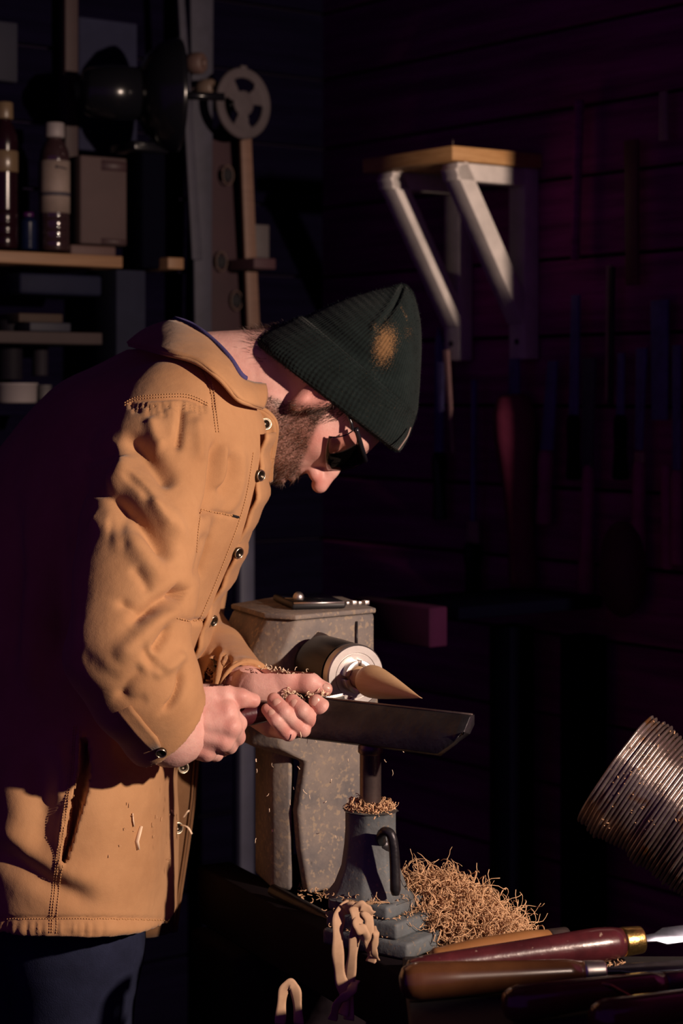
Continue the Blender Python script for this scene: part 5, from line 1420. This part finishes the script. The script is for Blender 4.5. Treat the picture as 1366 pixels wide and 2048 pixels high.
def shelf_board(name, px0, px1, z, label, th=.022, m=M_SHELFW, d=SD):
    a, b = Lw(px0, 500, d), Lw(px1, 500, d); c = (a + b) / 2 - LN * d / 2; c[2] = z - th / 2
    return tag(obj(name, box(c, (np.linalg.norm((b - a) * [1, 1, 0]), d, th), [LT, LN, UP]), m, None, smooth=False, bevel=.002), label, 'shelf')
shelf_board('shelf_board', -120, 246, zs + .006, 'tan wooden shelf carrying the labelled bottle')
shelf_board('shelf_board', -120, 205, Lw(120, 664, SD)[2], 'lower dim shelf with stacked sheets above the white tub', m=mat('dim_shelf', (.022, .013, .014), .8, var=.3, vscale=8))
shelf_board('shelf_ledge', 336, 368, Lw(350, 515, SD)[2], 'short stub of tan ledge left of the metal rails', d=SD)
shelf_board('shelf_ledge', 508, 552, Lw(530, 516, .2)[2], 'small dark red ledge under the little white box', d=.2, m=mat('dark_red_ledge', (.03, .008, .013), .7))
# labelled bottle
def bottle(px, y0, y1, wpx, dl, label, mb, capm, lab=True, neck=.5):
    b = Lw(px, y1, dl); tz = Lw(px, y0, dl)[2]; Hh = tz - b[2]; sc = np.linalg.norm(Lw(px + 10, y1, dl) - Lw(px - 10, y1, dl)) / 20 * .86
    R = wpx * sc / 2; t = thing('bottle', b, label, 'bottle')
    pr = [(0, R * .9), (.004, R), (Hh * .10, R), (Hh * .105, R * .96), (Hh * .115, R), (Hh * .17, R), (Hh * .175, R * .96), (Hh * .185, R), (Hh * .255, R), (Hh * .26, R * .97), (Hh * .27, R * .985), (Hh * .70, R * .985), (Hh * .72, R), (Hh * .78, R * .93), (Hh * .84, R * .7), (Hh * .87, R * neck), (Hh * .89, R * neck)]
    obj('glass', lathe(b, UP, pr, 40), mb, t)
    obj('cap', lathe(b + UP * Hh * .885, UP, [(0, R * neck * 1.25), (.002, R * neck * 1.32), (Hh * .11, R * neck * 1.28), (Hh * .115, R * neck * 1.15), (Hh * .115, 0)], 30), capm, t)
    return t, b, Hh, R
M_DKGLASS = mat('dark_brown_plastic', (.02, .01, .012), rough=.12, spec=.8, coat=.6)
bt_, bb0, bH, bR = bottle(109, 246, 503, 62, .15, 'dark bottle with white cap and cream paper label', M_DKGLASS, mat('white_cap', (.15, .13, .135), .6))
M_LABEL = mat('cream_label', (.16, .12, .105), .7, var=.22, vscale=60)
def label_band(f0, f1, m, extra=.0006):
    obj('label', lathe(bb0, UP, [(bH * f0, bR * .99), (bH * f0, bR + extra), (bH * f1, bR + extra), (bH * f1, bR * .99)], 40), m, bt_)
label_band(.295, .70, M_LABEL)
label_band(.425, .455, mat('label_dark_band', (.025, .02, .03), .7), .0012)
# dark scribbled word near the top of the label
dcam = nrm((np.array(cam.location) - bb0) * [1, 1, 0]); dr = np.cross(UP, dcam) * -1
for i in range(5):
    an = .15 + i * .16; w = [.010, .005, .006, .006, .005][i]
    p = bb0 + UP * bH * (.648 - .003 * i) + (bR + .0011) * (dcam * math.cos(an) + np.array([dcam[1] * -1, dcam[0], 0]) * math.sin(an))
    obj('lettering', box(p, (.0045, .0012, w * .55), [nrm(np.cross(UP, dcam * math.cos(an) + np.array([-dcam[1], dcam[0], 0]) * math.sin(an))), nrm(dcam * math.cos(an) + np.array([-dcam[1], dcam[0], 0]) * math.sin(an)), UP]), mat('label_ink', (.02, .015, .02), .7), bt_, smooth=False)
# clear jar with amber neck at the left edge, spray bottle behind
jr, jb, jH, jR = bottle(8, 205, 498, 58, .16, 'clear bottle with amber shoulder and dark red contents at left edge', mat('dark_red_liquid', (.008, .002, .004), .2, spec=.3), mat('amber_neck', (.09, .06, .035), .4))
obj('amber_band', lathe(jb, UP, [(jH * .52, jR * .99), (jH * .525, jR * 1.03), (jH * .66, jR * 1.03), (jH * .67, jR * .95)], 36), mat('amber_band', (.09, .06, .035), .3, coat=.3), jr)
bl_ = bottle(56, 425, 500, 36, .14, 'short dim blue bottle between the labelled bottle and jar', mat('deep_blue', (.003, .005, .02), .3, spec=.2), mat('magenta_cap', (.03, .002, .04), .4))
# brown wooden box with taped edges
bx = thing('brown_box', Lw(217, 490, .16), 'flat brown box with darker tape leaning behind the shelf', 'box')
obj('carton', lbox(161, 275, 314, 490, .10, .16), mat('brown_card', (.045, .026, .027), .8, var=.2, vscale=12), bx, smooth=False, bevel=.004)
obj('tape', lbox(203, 268, 322, 343, .155, .1612), mat('brown_tape', (.03, .014, .017), .6), bx, smooth=False)
obj('tape', lbox(203, 270, 478, 489, .155, .1612), mat('brown_tape2', (.032, .016, .018), .6), bx, smooth=False)
tag(obj('wooden_block', lbox(142, 232, 491, 512, .06, .17), mat('brown_block', (.055, .028, .026), .7), None, smooth=False, bevel=.003), 'low brown wooden block under the flat brown box', 'block')
# battens and panels on the wall
tag(obj('wooden_batten', lbox(131, 157, -40, 412, .02, .05), mat('pinkish_batten', (.03, .015, .017), .7, var=.3, vscale=10), None, smooth=False, bevel=.002), 'tall pinkish wooden batten behind the labelled bottle', 'batten')
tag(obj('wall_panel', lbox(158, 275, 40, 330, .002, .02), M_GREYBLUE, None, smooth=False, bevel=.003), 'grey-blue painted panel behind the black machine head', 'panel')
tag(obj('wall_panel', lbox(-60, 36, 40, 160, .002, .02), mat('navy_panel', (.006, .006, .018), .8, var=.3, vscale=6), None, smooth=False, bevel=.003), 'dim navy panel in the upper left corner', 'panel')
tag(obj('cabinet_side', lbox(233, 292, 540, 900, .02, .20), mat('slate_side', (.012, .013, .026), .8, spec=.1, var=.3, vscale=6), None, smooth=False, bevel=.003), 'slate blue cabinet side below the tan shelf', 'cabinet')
# black machine head: dished guard, motor housing, pivot and column
mh = thing('machine_head', Lw(318, 520, .24), 'black round-hooded machine head with snout-like motor housing', 'machine')
M_GLOSSBLK = mat('gloss_black_enamel', (.004, .004, .006), .22, spec=.4)
gc = Lw(345, 190, .25); gd = nrm(LT * .92 + LN * .38)
gs = np.linalg.norm(Lw(355, 190, .25) - Lw(335, 190, .25)) / 20
obj('guard', lathe(gc - gd * .07, gd, [(0, .030), (.004, .045), (.02, .075), (.045, .098), (.07, .108), (.078, .110), (.082, .107), (.076, .100)], 48), M_GLOSSBLK, mh)
obj('motor_housing', lathe(gc - gd * .19, gd, [(0, .012), (.004, .020), (.016, .024), (.018, .036), (.03, .046), (.07, .052), (.125, .050)], 36), M_GLOSSBLK, mh)
obj('pivot_block', lbox(268, 340, 283, 304, .15, .24), M_GLOSSBLK, mh, smooth=False, bevel=.004)
obj('column', lbox(285, 333, 303, 538, .14, .22), mat('near_black_column', (.002, .002, .005), .9, spec=.0), mh, smooth=False, bevel=.006)
obj('hub', lathe(gc, gd, [(-.02, .02), (.01, .02), (.016, .016), (.016, 0)], 24), M_BROWNSTEEL, mh)
obj('axle', tube([gc, gc + gd * .10], .008, 12), M_GLOSSBLK, mh)
# leaning metal rails
def leaning(name, p0, p1, w0, w1, d0, d1, m, label, cat, th=.012):
    a, b = Lw(*p0, d0), Lw(*p1, d1); sc = np.linalg.norm(Lw(p0[0] + 10, p0[1], d0) - Lw(p0[0] - 10, p0[1], d0)) / 20
    return tag(obj(name, prism([a - LT * w0 * sc / 2, a + LT * w0 * sc / 2, b + LT * w1 * sc / 2, b - LT * w1 * sc / 2], -LN * th / 2, LN * th / 2), m, None, smooth=False, bevel=.0015), label, cat)
M_ALU = mat('dull_aluminium', (.032, .030, .048), .7, .1, var=.35, vscale=20)
leaning('metal_rail', (401, -40), (404, 700), 46, 32, .10, .12, M_ALU, 'wide dull metal rail standing behind the turned knobs', 'rail')
leaning('metal_rail', (358, -40), (392, 520), 12, 20, .13, .15, M_ALU, 'thin dull metal rail left of the wide rail', 'rail')
leaning('maroon_plank', (448, 260), (452, 760), 66, 72, .08, .10, mat('maroon_plank', (.020, .004, .009), .8, var=.4, vscale=8), 'maroon plank with round holes left of the wooden strip', 'plank', .02)
mp_ = bpy.data.objects['maroon_plank']
for (x, y) in [(443, 523), (473, 601), (456, 350)]:
    cc = Lw(x, y, .112); sc = .00098
    obj('hole_rim', tube([cc + .013 * (math.cos(t) * LT + math.sin(t) * UP * 1.5) for t in np.linspace(0, 2 * math.pi, 25)[:-1]], 0.0018, 6, closed=True), mat('lit_hole_edge', (.05, .028, .022), .7), mp_)  # paler ring gives the lit inner edge of the hole by colour
    obj('hole', lathe(cc - LN * .010, LN, [(0, .0125), (.0095, .0125), (.0095, 0)], 20), mat('hole_shade', (.004, .003, .005), .9), mp_)  # dark disc on the plank, the hole's shade put into its colour
leaning('wooden_strip', (489, 262), (507, 700), 21, 24, .13, .13, mat('tan_strip', (.12, .066, .047), .6, col2=(.09, .048, .034), vscale=8, stretch=(1, 1, 10)), 'tan wooden strip below the holed handwheel', 'strip')
# handwheel with three kidney holes
hw = Lw(486, 207, .17); wn = nrm(LN * .95 + LT * .12); wa = nrm(np.cross(UP, wn)); R_ = .066
wheel = thing('handwheel', hw - UP * R_, 'pale grey handwheel with three holes above the wooden strip', 'wheel')
M_WHEEL = mat('pale_grey_wheel', (.05, .038, .044), .75, var=.25, vscale=20, bump=.2)
Vw, Fw = [], []; nA, nR = 96, 14
rad_ = np.linspace(.0, 1, nR)
hole = lambda r, a: (.42 < r < .78) and (abs(((a - .45) % (2 * math.pi / 3)) - math.pi / 3) < .62 - 1.2 * (r - .6) ** 2)
for s_ in (0, 1):
    for i in range(nR):
        for k in range(nA):
            a = 2 * math.pi * k / nA; Vw.append(hw + R_ * rad_[i] * (math.cos(a) * wa + math.sin(a) * UP) + wn * (.007 * (s_ - .5) * (1.5 if rad_[i] > .8 or rad_[i] < .25 else 1)))
q3 = lambda s_, i, k: s_ * nR * nA + i * nA + k % nA
solid = lambda i, k: 0 <= i < nR - 1 and not hole((rad_[i] + rad_[i + 1]) / 2, 2 * math.pi * (k + .5) / nA)
for i in range(nR - 1):
    for k in range(nA):
        if not solid(i, k): continue
        Fw.append((q3(1, i, k), q3(1, i + 1, k), q3(1, i + 1, k + 1), q3(1, i, k + 1))); Fw.append((q3(0, i, k + 1), q3(0, i + 1, k + 1), q3(0, i + 1, k), q3(0, i, k)))
        if not solid(i + 1, k): Fw.append((q3(1, i + 1, k), q3(0, i + 1, k), q3(0, i + 1, k + 1), q3(1, i + 1, k + 1)))
        if i > 0 and not solid(i - 1, k): Fw.append((q3(1, i, k + 1), q3(0, i, k + 1), q3(0, i, k), q3(1, i, k)))
        if not solid(i, (k + 1) % nA): Fw.append((q3(1, i, k + 1), q3(1, i + 1, k + 1), q3(0, i + 1, k + 1), q3(0, i, k + 1)))
        if not solid(i, (k - 1) % nA): Fw.append((q3(1, i + 1, k), q3(1, i, k), q3(0, i, k), q3(0, i + 1, k)))
obj('wheel_disc', (np.array(Vw), Fw), M_WHEEL, wheel, smooth=False)
obj('rim', tube([hw + R_ * (math.cos(t) * wa + math.sin(t) * UP) for t in np.linspace(0, 2 * math.pi, 65)[:-1]], .0062, 8, closed=True), M_WHEEL, wheel)
obj('grip', box(hw + UP * (R_ + .004), (.016, .010, .012), [wa, wn, UP]), M_WHEEL, wheel, smooth=False, bevel=.002)
obj('shaft', lathe(hw - wn * .06, wn, [(0, .012), (.05, .012)], 20), M_GLOSSBLK, wheel)
# two turned wooden knobs
for (x, y, r_, lb, m) in [(404, 126, .022, 'upper turned wooden knob with a drilled hole', mat('knob_wood', (.075, .042, .037), .6, var=.25, vscale=30)), (424, 176, .019, 'lower pale rounded knob beside the handwheel', mat('knob_pale', (.11, .075, .058), .5, var=.3, vscale=30))]:
    kc = Lw(x, y, .16); kd = nrm(LN * .8 + LT * .5)
    kt = thing('turned_finial', kc - UP * r_, lb, 'knob', 'turned knobs by the handwheel')
    obj('knob', lathe(kc - kd * .03, kd, [(0, r_ * .6), (.006, r_ * .95), (.018, r_), (.030, r_ * .95), (.034, r_ * .8), (.034, .005), (.024, .004), (.024, 0)], 28), m, kt)
    obj('peg', tube([kc - kd * .02, kc - kd * .09], .006, 10), M_BROWNSTEEL, kt)
tag(obj('small_box', lbox(509, 539, 449, 516, .05, .12), mat('off_white_card', (.055, .045, .048), .7, var=.2, vscale=20), None, smooth=False, bevel=.002), 'little off-white box right of the wooden strip', 'box')
# clutter under the shelf
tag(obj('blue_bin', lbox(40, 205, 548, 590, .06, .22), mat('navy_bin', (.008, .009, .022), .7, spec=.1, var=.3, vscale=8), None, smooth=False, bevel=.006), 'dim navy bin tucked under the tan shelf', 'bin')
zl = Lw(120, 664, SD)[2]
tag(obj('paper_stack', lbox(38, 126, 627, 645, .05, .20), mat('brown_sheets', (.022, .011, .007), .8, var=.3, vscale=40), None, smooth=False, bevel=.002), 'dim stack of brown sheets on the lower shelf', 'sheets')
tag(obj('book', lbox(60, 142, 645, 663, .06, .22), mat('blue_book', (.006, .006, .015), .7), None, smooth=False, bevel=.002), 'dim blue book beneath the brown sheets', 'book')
def can(px, y0, y1, wpx, dl, m, name, label, cat, n=32):
    b = Lw(px, y1, dl); Hh = Lw(px, y0, dl)[2] - b[2]; sc = np.linalg.norm(Lw(px + 10, y1, dl) - Lw(px - 10, y1, dl)) / 20 * .86; R = wpx * sc / 2
    t = thing(name, b, label, cat)
    obj('body', lathe(b, UP, [(0, R * .94), (.003, R), (Hh * .9, R * 1.02), (Hh * .92, R * 1.06), (Hh, R * 1.06), (Hh, R * .98), (Hh * .4, R * .95)], n), m, t)
    return t, b, Hh, R
zt3 = can(32, 766, 806, 86, .17, mat('white_tub', (.15, .13, .135), .6), 'plastic_tub', 'white plastic tub on the bottom shelf behind the shoulder', 'tub')
can(88, 770, 800, 30, .13, mat('grey_tub', (.05, .045, .05), .6), 'jar_lid', 'small grey pot right of the white tub', 'pot')
shelf_board('shelf_board', -120, 150, zt3[1][2], 'dark bottom shelf under the white tub', m=M_PLANK2)
can(20, 640, 760, 52, .14, mat('black_tin', (.006, .005, .008), .6, spec=.1), 'paint_tin', 'dark tin above the white tub at the left edge', 'tin')
can(80, 690, 752, 32, .13, mat('grey_black_tin', (.012, .010, .014), .6, spec=.1), 'spray_can', 'narrow dark can right of the dark tin', 'can')
